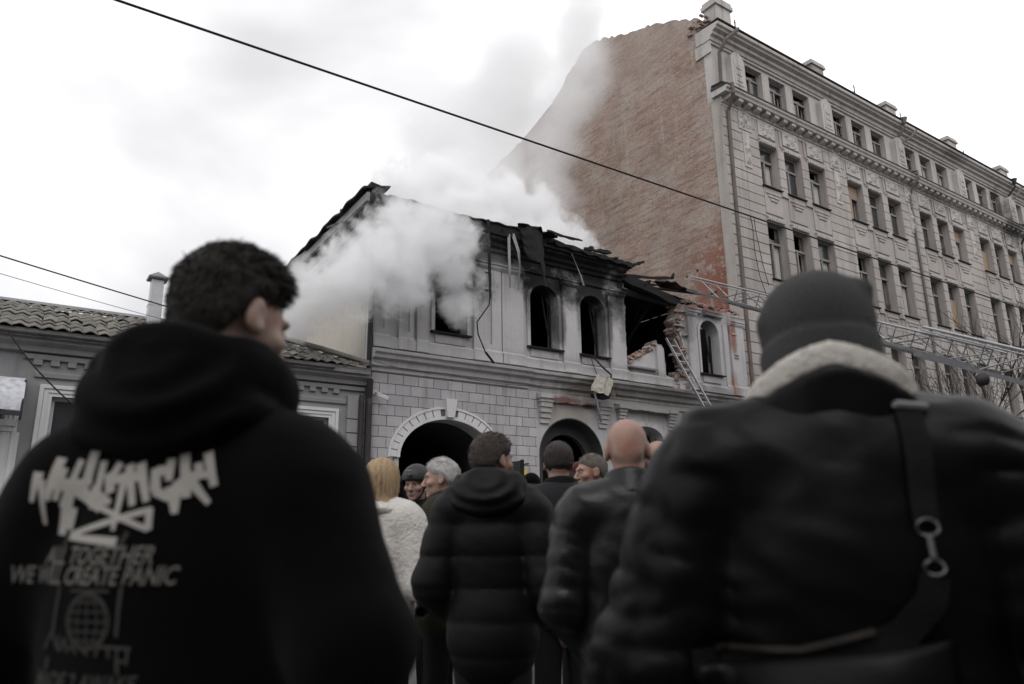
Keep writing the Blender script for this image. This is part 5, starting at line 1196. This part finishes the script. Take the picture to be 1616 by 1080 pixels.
def cap_part(info, name, f, m, lo, hi, st, smooth=True, parent=None):
    """a shape given in the head's own frame"""
    xs, ys, zs = (np.arange(lo[i], hi[i] + st, st) for i in range(3)); P = grid(xs, ys, zs)
    V, F_ = nets(f(P), xs, ys, zs)
    o = link(name, np_mesh(name, V, F_, m, smooth), parent or info['root']); o.matrix_local = head_mx(info) if parent is None else Matrix.Identity(4); return o
def body_part(info, name, f, m, lo, hi, st, smooth=True, parent=None):
    xs, ys, zs = (np.arange(lo[i], hi[i] + st, st) for i in range(3)); P = grid(xs, ys, zs)
    V, F_ = nets(f(P), xs, ys, zs)
    return link(name, np_mesh(name, V, F_, m, smooth), parent or info['root'])
def hairline(P, front=0.075, side=0.012, back=-0.078, ear=0.02):
    y = P[..., 1]
    h = np.interp(y, [-0.13, -0.06, -0.025, 0.02, 0.045, 0.075, 0.1], [back, back, side - 0.02, side, side + 0.012, front - 0.012, front])
    return h - P[..., 2]
def add_hair(info, m, kind='short', t=0.010, rough=0.003, front=0.075, side=0.012, back=-0.078, strands=1600, ln=0.018, topt=0.0, st=0.006):
    def f(P):
        tt = t + 0.006 + topt * np.clip((P[..., 2] - 0.03) / 0.08, 0, 1)
        hl = np.clip(-hairline(P, front, side, back) / 0.035, 0.1, 1); d = skull(P, 0.0) - tt * hl - rough * hl * snoise(P, 70, 5) - rough * hl * 1.6 * snoise(P, 30, 2)
        return smax(d, hairline(P, front, side, back) - 0.007 * snoise(P, 75, 6), 0.012)
    if kind == 'bob':
        def f(P):
            d = skull(P, 0.016)
            z = P[..., 2]
            body = ell(P, (0, -0.045, -0.06), (0.108, 0.085, 0.155)); body = smin(body, ell(P, (0, -0.055, -0.16), (0.122, 0.075, 0.075)), 0.04)
            d = smin(d, body, 0.04)
            ang = np.arctan2(P[..., 0], -P[..., 1] + 0.02)
            d = d + 0.0022 * np.sin(ang * 23 + 9 * z + 2.5 * np.sin(ang * 3.1)) + 0.0018 * np.sin(ang * 41 + 14 * z + 2 * np.sin(ang * 5.3 + 1)) + 0.004 * snoise(P * np.array((1, 1, 0.3)), 40, 2)
            face = ell(P, (0, 0.1, -0.06), (0.062, 0.085, 0.13))
            return smax(smax(d, -face, 0.02), -0.215 + 0.01 * np.sin(ang * 9) - z, 0.03)
        o = cap_part(info, 'hair', f, m, (-0.16, -0.19, -0.26), (0.16, 0.14, 0.16), st); strands, ln = 3200, 0.075
    else: o = cap_part(info, 'hair', f, m, (-0.13, -0.16, -0.13), (0.13, 0.15, 0.17), st)
    if strands:
        me = o.data; n = len(me.vertices); co = np.empty(n * 3, np.float32); me.vertices.foreach_get('co', co); co = co.reshape(-1, 3)
        no = np.empty(n * 3, np.float32); me.vertices.foreach_get('normal', no); no = no.reshape(-1, 3)
        rg = np.random.default_rng(len(info['root'].name) + int(t * 1e4)); pick = np.nonzero((no[:, 2] > -0.55) & (co[:, 2] > hairline(co) * 0 - 0.1))[0]; pick = rg.choice(pick, strands)
        p = co[pick]; nr_ = no[pick] * 0.28 + rg.normal(size=(strands, 3)) * 0.22 + np.where(p[:, 2:3] > 0.06, np.array((0, 0.75, 0.15)), np.array((0, -0.35, -0.75))); nr_ = nr_ if kind != 'bob' else no[pick] * 0.16 + rg.normal(size=(strands, 3)) * 0.07 + np.array((0, -0.1, -1.0)) + p * np.array((2.5, 2.5, 0)) * np.clip(p[:, 2:3] + 0.02, 0, 1); nr_ /= np.linalg.norm(nr_, axis=1)[:, None]
        L_ = ln * rg.uniform(0.5, 1.3, (strands, 1)) * (0.6 + (0.8 if kind != 'bob' else 0) * np.clip((p[:, 2:3]) / 0.1, 0, 1)); sd = np.cross(nr_, rg.normal(size=(strands, 3))); sd /= np.linalg.norm(sd, axis=1)[:, None]; sd *= 0.0011
        mid = p + nr_ * L_ * 0.55; tip = p + nr_ * L_ * 0.9 + (np.array((0, 0.3, -0.25)) * L_ * 0.5 if kind != 'bob' else 0)
        V = np.stack([p - sd - nr_ * 0.003, p + sd - nr_ * 0.003, mid + sd * 0.8, mid - sd * 0.8, tip + sd * 0.15, tip - sd * 0.15], 1).reshape(-1, 3)
        b_ = np.arange(strands)[:, None] * 6; Fq = np.concatenate([b_ + np.array([0, 1, 2, 3]), b_ + np.array([3, 2, 4, 5])])
        link('hair_strands', np_mesh('hair_strands', V, Fq, m), o, kind='stuff')
    return o
def collar(info, m, z=1.5, r_=0.085, tube=0.02, h=0.05, tilt=0.35, name='collar', flare=0.0, open_=0.0, st=0.008, noise_=0.0):
    s = info['s']; c = np.array((0, -0.005 + info['hc'][1] * 0.35, z * s))
    def f(P):
        q = P - c; zz = q[..., 2] + tilt * q[..., 1]
        rad = np.hypot(q[..., 0] * 0.94, q[..., 1]) - (r_ + flare * np.clip(-zz / h, -1, 1))
        d = np.hypot(np.maximum(np.abs(zz) - h, 0), rad) - tube
        if noise_: d = d + noise_ * snoise(P, 60, 3)
        if open_: d = smax(d, -(open_ * 0.06 - np.hypot(q[..., 0], np.minimum(q[..., 1] - 0.07, 0))), 0.01)
        return d
    return body_part(info, name, f, m, (-0.2, -0.2, z * s - 0.14), (0.2, 0.2, z * s + 0.14), st)
def hood(info, m, w=0.17, d_=0.085, h=0.1, z=1.50, y=-0.12, st=0.01, up=0.03):
    s = info['s']
    def f(P):
        a = ell(P, (0, y, z * s), (w, d_, h))
        q = P - np.array((0, -0.01, z * s + up)); zz = q[..., 2] + 0.35 * q[..., 1]
        ringd = np.hypot(np.hypot(q[..., 0] * 0.85, q[..., 1]) - 0.105, zz * 0.75) - 0.042
        a = smin(a, ringd, 0.06)
        rr = np.hypot(P[..., 0] * 0.8, (P[..., 2] - z * s - 0.09) * 1.25); a = a + 0.006 * np.sin(rr * 95 + 1.5 * snoise(P, 9, 2)) * np.clip(rr * 8, 0, 1) + 0.006 * snoise(P * np.array((0.7, 1, 1.5)), 22, 3) + 0.004 * np.abs(snoise(P * np.array((0.5, 1, 2.0)), 40, 6))
        neck = seg(P, (0, 0.0, z * s - 0.1), (0, 0.03, z * s + 0.25), 0.07, 0.085)
        return smax(a, -neck, 0.02)
    return body_part(info, 'hood', f, m, (-w - 0.08, y - d_ - 0.08, z * s - h - 0.08), (w + 0.08, 0.2, z * s + h + 0.1), st)
# ------------------------------------------------------------------ the crowd
def at(px, py, D):     # photo pixel and distance along the lens axis -> world point
    return Vector((0, 0, CAM_H)) + (right * ((px - 808) / F_PX) - up * ((py - 540) / F_PX) + fwd) * D
def stand(px, py, D, heading, fwd_=0.02):
    p = at(px, py, D); a = math.radians(heading)
    return (p.x - math.cos(a) * fwd_, p.y - math.sin(a) * fwd_), p.z

# 1. man in the printed hoodie, looking down to his right
pos, H = stand(380, 394, 1.42, 46, 0.08)
A = (((-0.36, -0.02, 1.18), (-0.12, 0.24, 1.12)), ((0.305, -0.05, 1.235), (0.14, 0.20, 1.18)))
p1 = person('man in a black hoodie with pale lettering on its back, head bowed to the side', pos, 46, H - 0.03, (-24, -14), 0.08, A, 1.1, 0.034, C_black, 0.80, skin=M_skin3, fine=0.0055, cres=0.0095, folds=0.005, jname='hoodie', drop=0.034,
            hair=dict(m=H_dark, t=0.007, rough=0.003, topt=0.012, front=0.066, side=0.03, back=-0.078, strands=6000, ln=0.016, st=0.0055))
hood(p1, C_black, 0.158, 0.08, 0.078, 1.49, -0.095, 0.008, 0.05)
# 2. broad man in beanie and fleece-collared jacket
pos, H = stand(1278, 446, 1.38, 41, 0.03)
A = (((-0.335, -0.03, 1.13), (-0.26, 0.14, 0.90)), ((0.335, -0.03, 1.13), (0.26, 0.14, 0.90)))
p2 = person('broad man in grey knitted beanie and black jacket with cream fleece collar, seen from behind', pos, 41, H - 0.016, (4, -2), 0.05, A, 1.2, 0.048, C_nylon, 0.78, fine=0.009, cres=0.010, folds=0.012, ridge=0.8, belly=0.02, eyes=False)
# 3. man in black quilted jacket
pos, H = stand(778, 686, 3.45, 47, 0.04)
p3 = person('dark-haired man in a black quilted hooded jacket, face turned aside', pos, 47, H - 0.008, (-38, -4), 0.04, POCK, 0.98, 0.038, C_puff, 0.66, skin=M_skin2, cres=0.012, folds=0.006, quilt=0.135,
            hair=dict(m=H_brown, t=0.009, rough=0.002, front=0.07, side=0.012, back=-0.07, strands=2200, ln=0.012))
hood(p3, C_puff, 0.165, 0.10, 0.095, 1.50, -0.10, 0.011, 0.04)
# 4. bald man in leather
pos, H = stand(988, 665, 2.7, 50, 0.03)
p4 = person('bald man in a black leather jacket, seen from behind', pos, 50, H, (-4, -6), 0.03, POCK, 1.06, 0.03, C_leather, 0.74, skin=M_skin2, fine=0.006, cres=0.010, folds=0.010, ridge=0.5)
collar(p4, C_leather, 1.535, 0.084, 0.016, 0.042, 0.3, flare=0.014)
# 5. man in charcoal jacket
pos, H = stand(880, 700, 4.4, 66, 0.03)
p5 = person('short-haired man in a charcoal jacket with raised collar near the dark doorway', pos, 66, H - 0.006, (-10, -3), 0.03, POCK, 1.0, 0.03, C_grey, 0.78, folds=0.006,
            hair=dict(m=H_dark, t=0.008, rough=0.0015, front=0.07, side=0.022, back=-0.055, strands=1500, ln=0.012))
collar(p5, C_uni, 1.535, 0.078, 0.013, 0.045, 0.25)
# 6. crew-cut man facing the others
pos, H = stand(931, 717, 5.0, 152, 0.02)
p6 = person('grim man with cropped greying hair turned to face the group', pos, 152, H - 0.006, (10, -6), 0.02, HANG, 1.08, 0.03, C_uni, 0.78, skin=M_skin2, fine=0.007, hair=dict(m=H_salt, t=0.002, rough=0.0015, front=0.07, side=0.016, back=-0.06, strands=1500, ln=0.009))
# 7. man in black baseball cap
pos, H = stand(838, 747, 6.6, 56, 0.02)
p7 = person('man in a black baseball cap and dark vest facing the doorway', pos, 56, H - 0.012, (0, -4), 0.02, HANG, 1.0, 0.028, C_uni, 0.8, eyes=False, hair=dict(m=H_dark, t=0.004, rough=0.001, strands=0))
# 8. woman in cream coat
pos, H = stand(607, 724, 4.1, 40, 0.02)
A = (((-0.25, 0.0, 1.13), (-0.03, 0.23, 1.12)), ((0.27, -0.01, 1.13), (0.05, 0.22, 1.13)))
p8 = person('blond woman in a cream wool coat with arms folded, seen from behind', pos, 40, H - 0.014, (-14, -4), 0.02, A, 0.95, 0.042, C_white, 0.42, fem=True, skin=M_skin3, cres=0.012, folds=0.009, jname='coat',
            hair=dict(m=H_blond, kind='bob', st=0.006))
# 9. officer in helmet
pos, H = stand(657, 733, 5.5, 236, 0.02)
p9 = person('officer in black ballistic helmet and vest facing the street', pos, 236, H - 0.035, (-16, -8), 0.02, POCK, 1.05, 0.028, C_uni, 0.8, fine=0.006, skin=M_skin)
# 10. silver-haired man
pos, H = stand(695, 726, 4.6, 140, 0.02)
p10 = person('silver-haired man in an olive green parka, face in profile', pos, 140, H - 0.006, (8, -6), 0.02, POCK, 1.05, 0.045, C_green, 0.72, fine=0.006, skin=M_skin, folds=0.009,
            hair=dict(m=H_grey, t=0.011, rough=0.002, front=0.07, side=0.02, back=-0.06, strands=2200, ln=0.012))
collar(p10, C_green, 1.535, 0.092, 0.022, 0.05, 0.35, flare=0.015)
# 11. man half hidden behind the bald head
pos, H = stand(1037, 698, 4.6, 50, 0.02)
p11 = person('balding man hidden behind the leather jacket, only his crown showing', pos, 50, H, (-6, -4), 0.02, HANG, 1.0, 0.03, C_uni, 0.8, eyes=False, skin=M_skin2)
# 12. man in maroon beret
pos, H = stand(912, 729, 5.7, 60, 0.02)
p12 = person('soldier in a maroon beret mostly hidden among the group', pos, 60, H - 0.02, (0, -4), 0.02, HANG, 1.0, 0.03, C_uni, 0.8, eyes=False, hair=dict(m=H_dark, t=0.005, strands=0))
# 13. person in dark woolly hat
pos, H = stand(563, 728, 5.1, 60, 0.02)
p13 = person('person in a shaggy dark hat standing beyond the woman in cream', pos, 60, H - 0.03, (20, -4), 0.02, HANG, 1.0, 0.03, C_uni, 0.8, eyes=False, skin=M_skin2)
# 14. person in jeans
pos, H = stand(503, 754, 6.7, 80, 0.02)
p14 = person('person in blue jeans and black shoes standing behind the hooded man', pos, 80, H, (0, -4), 0.02, HANG, 1.0, 0.03, C_uni, 0.8, trousers=C_jean, eyes=False, hair=dict(m=H_dark, t=0.008, strands=0))

# ---- beanie, fleece collar, strap and buckle of the broad man
def beanie(P):
    d = skull(P, 0.017)
    d = smin(d, ell(P, (0, -0.02, 0.045), (0.099, 0.118, 0.098)), 0.03)
    d = smin(d, ell(P, (0.078, -0.06, 0.095), (0.016, 0.024, 0.012)), 0.03); d = smin(d, ell(P, (-0.09, -0.03, 0.045), (0.014, 0.024, 0.014)), 0.02)
    cuff = smax(ell(P, (0, -0.02, -0.02), (0.107, 0.126, 0.14)), np.abs(P[..., 2] + 0.035 + 0.15 * (P[..., 1] + 0.02)) - 0.032, 0.01)
    d = np.minimum(smax(d, -0.06 - P[..., 2] - 0.15 * P[..., 1], 0.012), cuff)
    return d + 0.0025 * snoise(P, 30, 2)
cap_part(p2, 'beanie', beanie, C_knit, (-0.15, -0.18, -0.13), (0.15, 0.15, 0.18), 0.006)
s2 = p2['s']
def fleece(P):
    # stand-up collar, highest at the nape, opening forwards and lying out over the shoulders
    q = P - np.array((0, 0.012, 1.545 * s2)); ang = np.arctan2(q[..., 0], -q[..., 1]); k = np.abs(ang) / PI
    rad = 0.103 + 0.03 * k + 0.01 * np.sin(k * PI); lift = 0.095 - 0.27 * k ** 1.5
    rr = np.hypot(q[..., 0] * 0.92, q[..., 1]) - rad
    d = np.hypot(rr * 1.15, np.maximum(np.abs(q[..., 2] - lift) - 0.010, 0)) - 0.0165
    d = smax(d, k - 0.86, 0.05)
    return d + 0.0022 * snoise(P, 95, 1) + 0.0016 * snoise(P, 170, 4)
body_part(p2, 'fleece_collar', fleece, C_fur, (-0.27, -0.2, 1.30), (0.27, 0.26, 1.74), 0.0075)
def collar_outer(P):
    q = P - np.array((0, 0.005, 1.52 * s2)); ang = np.arctan2(q[..., 0], -q[..., 1]); k = np.abs(ang) / PI
    rad = 0.112 + 0.05 * k; lift = 0.042 - 0.24 * k ** 1.4
    rr = np.hypot(q[..., 0] * 0.92, q[..., 1]) - rad
    d = np.hypot(rr, np.maximum(np.abs(q[..., 2] - lift) - 0.045, 0)) - 0.014
    return smax(d, k - 0.8, 0.05) + 0.003 * snoise(P, 40, 2)
body_part(p2, 'collar', collar_outer, C_nylon, (-0.27, -0.2, 1.28), (0.27, 0.26, 1.74), 0.009)
def bvh_of(info):
    V, Fq = info['VF']; return BVHTree.FromPolygons([tuple(v) for v in V.tolist()], [tuple(q) for q in Fq.tolist()])
def drape(bv, x, z, off, ylim=-0.9):
    h = bv.ray_cast(Vector((x, ylim, z)), Vector((0, 1, 0)))
    return Vector((x, (h[0].y if h[0] else -0.1) - off, z))
def strap(info, bv, pts, w, off, m, name, th=0.006):
    """a flat band laid over the back along pts (x, z)"""
    g = G(); n = 40
    def f(u, v):
        k = u * (len(pts) - 1); i = min(int(k), len(pts) - 2); t_ = k - i
        a, b_ = Vector(pts[i]), Vector(pts[i + 1]); p = a.lerp(b_, t_); dv = (Vector(pts[min(i + 1, len(pts) - 1)]) - Vector(pts[max(i, 0)])).normalized(); nv = Vector((-dv.y, dv.x))
        p = p + nv * (v - 0.5) * w
        return tuple(drape(bv, p.x, p.y, off))
    g.sheet(f, n, 3, (0, -th, 0))
    return g.build(name, m, info['root'], smooth=False)
bv2 = bvh_of(p2)
M_strap = cloth('black_webbing', (0.005, 0.005, 0.005), 0.75, 0.2, 0.4, 150, spec=0.15); M_buck = mat('dull_buckle_metal', (0.16, 0.16, 0.165), 0.38, 0.2, 20, 60, metal=0.8, obj=True)
SX = 0.104
bag = thing('sling_bag', 'black sling bag with webbing strap and metal snap across the broad man\'s back', 'bag', tuple(p2['root'].location), p2['root'].rotation_euler.z)
B2 = dict(p2); B2['root'] = bag
strap(B2, bv2, [(SX - 0.005, 1.495), (SX - 0.006, 1.42), (SX - 0.012, 1.325)], 0.038, 0.006, M_strap, 'shoulder_strap')
strap(B2, bv2, [(SX - 0.012, 1.25), (SX - 0.022, 1.215), (SX - 0.065, 1.17), (SX - 0.14, 1.135), (SX - 0.24, 1.12), (SX - 0.36, 1.118)], 0.042, 0.008, M_strap, 'lower_strap')
strap(B2, bv2, [(-0.22, 1.142), (-0.1, 1.146), (0.0, 1.176)], 0.008, 0.018, cloth('worn_strap_edge', (0.03, 0.026, 0.022), 0.6, 0.4), 'worn_edge')
G().sheet(lambda u, v: tuple(drape(bv2, -0.25 + 0.36 * u, 1.115 - 0.2 * v + 0.05 * u, 0.012 + 0.05 * math.sin(PI * u) ** 0.5 * math.sin(PI * min(1, v + 0.08)) ** 0.6)), 24, 14, (0, 0.01, 0)).build('bag_body', C_nylon, bag, smooth=True)
tp = drape(bv2, SX, 1.503, 0.012)
G().bar(tp + Vector((-0.026, 0, 0.003)), tp + Vector((0.026, 0, -0.005)), 0.014, 0.016).build('strap_slider', M_buck, bag, bevel=0.005)
r0_ = drape(bv2, SX - 0.012, 1.318, 0.012); r1_ = drape(bv2, SX - 0.012, 1.262, 0.012)
def ringt(c, r_, th, ax_=0.0):
    return [c + Vector((r_ * math.cos(a), 0.003 * math.sin(2 * a), r_ * 0.8 * math.sin(a))) for a in [2 * PI * k / 20 for k in range(21)]]
G().tube(ringt(r0_, 0.015, 0), 0.002, 6).build('d_ring', M_buck, bag, smooth=True)
G().bar(r0_ + Vector((0, -0.004, -0.012)), r1_ + Vector((0, -0.004, 0.012)), 0.008, 0.006).build('swivel_snap', M_buck, bag, bevel=0.002)
G().tube(ringt(r1_, 0.0135, 0), 0.0022, 6).build('swivel_ring', M_buck, bag, smooth=True)
# ---- cap of p7, beret of p12, hat of p13, helmet of p9
def bcap(P):
    d = smax(skull(P, 0.012), 0.0 - P[..., 2] - 0.12 * P[..., 1], 0.008)
    br = smax(ell(P, (0, 0.13, 0.02), (0.072, 0.085, 0.03)), -(ell(P, (0, 0.13, 0.005), (0.085, 0.1, 0.03))), 0.004)
    return smin(d, br, 0.008)
cap_part(p7, 'baseball_cap', bcap, C_black, (-0.12, -0.16, -0.06), (0.12, 0.24, 0.16), 0.007)
cap_part(p12, 'beret', lambda P: smax(smin(ell(P, (0.02, -0.02, 0.075), (0.105, 0.12, 0.05)), skull(P, 0.012), 0.02), 0.035 - P[..., 2], 0.01), C_maroon, (-0.14, -0.17, 0.0), (0.16, 0.14, 0.17), 0.007)
cap_part(p13, 'fur_hat', lambda P: smax(skull(P, 0.03), -0.005 - P[..., 2], 0.02) + 0.007 * snoise(P, 80, 2) + 0.004 * snoise(P, 160, 3), C_black, (-0.16, -0.19, -0.06), (0.16, 0.16, 0.2), 0.006)
def helm(P):
    d = smin(ell(P, (0, -0.018, 0.03), (0.112, 0.13, 0.122)), ell(P, (0, -0.03, -0.01), (0.11, 0.12, 0.11)), 0.02)
    cut = np.interp(P[..., 1], [-0.15, -0.06, -0.02, 0.03, 0.07, 0.13], [-0.055, -0.05, 0.0, 0.0, 0.032, 0.04]) - P[..., 2]
    inner = ell(P, (0, -0.018, 0.02), (0.098, 0.115, 0.11))
    return smax(smax(d, cut, 0.004), -inner, 0.004)
C_helm = cloth('matte_black_helmet', (0.014, 0.014, 0.015), 0.5, 0.2, 0.2, 60, spec=0.4)
hm = cap_part(p9, 'helmet', helm, C_helm, (-0.15, -0.18, -0.08), (0.15, 0.16, 0.18), 0.0065)
G().box(-0.026, 0.026, 0.118, 0.134, 0.075, 0.115).build('shroud', M_zinc, hm, bevel=0.004)
for sx in (-1, 1):
    G().box(0.108 * sx - 0.008, 0.108 * sx + 0.008, -0.06, 0.07, 0.02, 0.05).build('side_rail', M_pipe, hm, bevel=0.003)
    G().tube([(0.088 * sx, 0.03, 0.01), (0.075 * sx, 0.05, -0.06), (0.03 * sx, 0.075, -0.125), (0.0, 0.08, -0.132)], 0.006, 6).build('chin_strap', C_uni, hm)
def vest(info, label):
    s = info['s']; Vj = info['bw']
    f = lambda P: smax(smax(torso_sdf(P, s, 0.052, Vj * 0.92), np.abs(P[..., 2] - 1.22 * s) - 0.22 * s, 0.015), np.abs(P[..., 0]) - 0.175 * s, 0.02)
    o = body_part(info, 'vest', f, C_uni, (-0.25, -0.24, 0.95), (0.25, 0.24, 1.55), 0.012)
    for z in (1.12, 1.2, 1.28, 1.36):
        for sg in (-1, 1): G().box(-0.13, 0.13, 0.172 * sg - 0.006 + 0.004 * sg, 0.172 * sg + 0.006 + 0.004 * sg, z * s, z * s + 0.028).build('webbing_row', M_strap, o)
    return o
v9 = vest(p9, ''); vest(p7, '')
G().box(-0.1, 0.1, 0.182, 0.19, 1.385, 1.43).build('chest_patch', mat('grey_patch', (0.12, 0.12, 0.125), 0.8, 0.3, 30, 60, obj=True), v9)
collar(p9, C_uni, 1.505, 0.085, 0.018, 0.035, 0.3); collar(p7, C_uni, 1.51, 0.08, 0.016, 0.04, 0.3); collar(p6, C_uni, 1.508, 0.085, 0.016, 0.035, 0.3)
for q in (p11, p12, p13, p14): collar(q, C_uni, 1.505, 0.082, 0.016, 0.035, 0.3)
collar(p8, C_white, 1.515, 0.102, 0.03, 0.03, 0.3, name='coat_collar', flare=0.03, noise_=0.003)

# ---- the print on the hoodie's back
bv1 = bvh_of(p1); hood1 = [o for o in p1['root'].children if o.name.startswith('hoodie')][0]
def on_back(x, z, off=0.003):
    return drape(bv1, x, z, off)
def flat(poly, m, name, off=0.003, sub=0.012):
    """a flat printed shape (x to the viewer's right, z) laid on the cloth"""
    me = bpy.data.meshes.new(name); bm = bmesh.new()
    for pl_ in poly: 
        try: bm.faces.new([bm.verts.new((x, 0, z)) for x, z in pl_])
        except Exception: pass
    bmesh.ops.triangulate(bm, faces=bm.faces[:])
    for _ in range(3):
        lg = [e for e in bm.edges if e.calc_length() > sub]
        if not lg: break
        bmesh.ops.subdivide_edges(bm, edges=lg, cuts=1); bmesh.ops.triangulate(bm, faces=bm.faces[:])
    for v in bm.verts: v.co = on_back(v.co.x, v.co.z, off)
    bm.to_mesh(me); bm.free(); me.materials.append(m)
    return link(name, me, hood1)
def text_polys(txt, size, x, z, m, name, shear=0.3, bold=0.012, sx=1.0, off=0.006):
    cu = bpy.data.curves.new('t', 'FONT'); cu.body = txt; cu.size = size; cu.shear = shear; cu.offset = bold * size; cu.align_x = 'CENTER'; cu.resolution_u = 2
    o = bpy.data.objects.new('t', cu); COL.objects.link(o); dg = bpy.context.evaluated_depsgraph_get(); me0 = bpy.data.meshes.new_from_object(o.evaluated_get(dg))
    vs_ = [(v.co.x * sx + x, v.co.y + z) for v in me0.vertices]; polys = [[vs_[i] for i in p.vertices] for p in me0.polygons]
    bpy.data.objects.remove(o); bpy.data.curves.remove(cu); bpy.data.meshes.remove(me0)
    return flat(polys, m, name, off)
ZT = 1.448   # top of the print
# graffiti lettering, traced as tapering strokes: (x0, z0, x1, z1, w0, w1) in units of the print's box
def stroke(x0, z0, x1, z1, w0, w1):
    dx, dz = x1 - x0, z1 - z0; l = math.hypot(dx, dz); nx, nz = -dz / l, dx / l
    return [(x0 + nx * w0 / 2, z0 + nz * w0 / 2), (x0 - nx * w0 / 2, z0 - nz * w0 / 2), (x1 - nx * w1 / 2, z1 - nz * w1 / 2), (x1 + nx * w1 / 2, z1 + nz * w1 / 2)]
GS = [(140, 235, 110, 490, 80, 30), (175, 300, 215, 680, 50, 26), (285, 110, 225, 480, 80, 50), (330, 200, 290, 480, 50, 40), (445, 130, 345, 540, 50, 50), (545, 60, 515, 320, 75, 75), (250, 320, 560, 330, 50, 40), (240, 340, 540, 400, 60, 60), (400, 300, 360, 770, 90, 70), (420, 540, 400, 720, 100, 120),
      (640, 150, 620, 560, 60, 70), (430, 380, 700, 560, 90, 60), (560, 430, 780, 510, 130, 40), (700, 260, 760, 430, 60, 80), (790, 170, 730, 330, 60, 60), (700, 350, 870, 290, 60, 60), (870, 190, 975, 540, 70, 50), (960, 180, 1075, 510, 80, 46), (880, 300, 1010, 300, 60, 60),
      (1090, 230, 1120, 420, 60, 70), (1190, 150, 1200, 340, 60, 50), (1110, 420, 1230, 480, 60, 60), (1100, 260, 1210, 240, 70, 70), (1280, 110, 1340, 480, 70, 60), (1240, 380, 1285, 610, 110, 40), (1320, 300, 1500, 530, 80, 40), (1390, 190, 1420, 330, 60, 60), (1450, 100, 1530, 390, 70, 60), (1330, 300, 1480, 290, 60, 50), (1260, 330, 1330, 420, 90, 80),
      (690, 545, 1130, 735, 38, 38), (450, 770, 1120, 575, 40, 44), (1110, 560, 1130, 740, 46, 50), (450, 785, 910, 830, 40, 60), (855, 330, 860, 740, 60, 34)]
PW = 0.305
def U(x, z): return (-0.188 + (x - 90) / 1450 * PW, ZT - (z - 60) / 1450 * PW * 0.84)
polys = []
for a in GS:
    p, q = U(a[0], a[1]), U(a[2], a[3]); polys.append(stroke(*p, *q, a[4] * 1.05 / 1450 * PW, a[5] * 1.05 / 1450 * PW))
flat(polys, M_print, 'graffiti_print')
CX = -0.06
text_polys('ALL TOGETHER', 0.036, CX + 0.004, ZT - 0.167, M_print2, 'lettering', 0.35, 0.02, 0.8)
text_polys('WE WILL CREATE PANIC', 0.036, CX - 0.012, ZT - 0.195, M_print2, 'lettering', 0.35, 0.02, 0.76)
flat([[(CX - 0.03, ZT - 0.206), (CX + 0.04, ZT - 0.206), (CX + 0.04, ZT - 0.202), (CX - 0.03, ZT - 0.202)]], M_print3, 'small_print')
gl = []; gx, gz = CX + 0.005, ZT - 0.246; GR = 0.04
for k in range(28):
    t0_, t1_ = 2 * PI * k / 28, 2 * PI * (k + 1) / 28
    gl.append([(gx + r_ * math.cos(t_), gz + r_ * math.sin(t_)) for t_, r_ in ((t0_, GR), (t1_, GR), (t1_, GR - 0.004), (t0_, GR - 0.004))])
for k in (-2, -1, 0, 1, 2):
    hx = GR * 0.96 * math.cos(math.asin(k / 3)); gl.append(stroke(gx - hx, gz + GR * k / 3, gx + hx, gz + GR * k / 3, 0.0026, 0.0026))
    pts = [(gx + GR * 0.95 * math.sin(k * 0.5) * math.cos(t_), gz + GR * 0.95 * math.sin(t_)) for t_ in [-PI / 2 + PI * i / 10 for i in range(11)]]
    gl += [stroke(*p, *q, 0.0026, 0.0026) for p, q in zip(pts[:-1], pts[1:])]
flat(gl, M_print3, 'globe_print')
tagp = [(270, 780, 330, 660), (330, 660, 400, 790), (400, 790, 390, 670), (420, 780, 445, 690), (445, 690, 470, 800), (480, 770, 500, 740), (500, 740, 545, 800), (640, 740, 590, 770), (590, 770, 630, 805), (680, 810, 700, 740), (700, 740, 900, 750), (760, 740, 770, 820), (820, 745, 815, 830), (815, 830, 880, 840), (880, 750, 880, 860)]
def U2(x, z): return (CX + (x - 590) / 1305 * 0.34, ZT - 0.283 - (z - 760) / 1305 * 0.26)
flat([stroke(*U2(a, b_), *U2(c, d_), 0.005, 0.004) for a, b_, c, d_ in tagp], M_print3, 'tag_print')
text_polys('MADE 2 AWAKE', 0.033, CX - 0.005, ZT - 0.339, M_print3, 'lettering', 0.3, 0.02, 0.8)
for (xa, za, xb, zb) in ((-0.055, 0.185, -0.062, 0.2), (0.06, 0.175, 0.052, 0.2), (-0.055, 0.284, -0.064, 0.375), (0.06, 0.284, 0.056, 0.38), (-0.072, 0.425, -0.078, 0.45), (0.06, 0.425, 0.062, 0.45)):
    flat([stroke(CX + xa, ZT - za * 0.7, CX + xb, ZT - zb * 0.7, 0.006, 0.006)], M_print3, 'print_line')
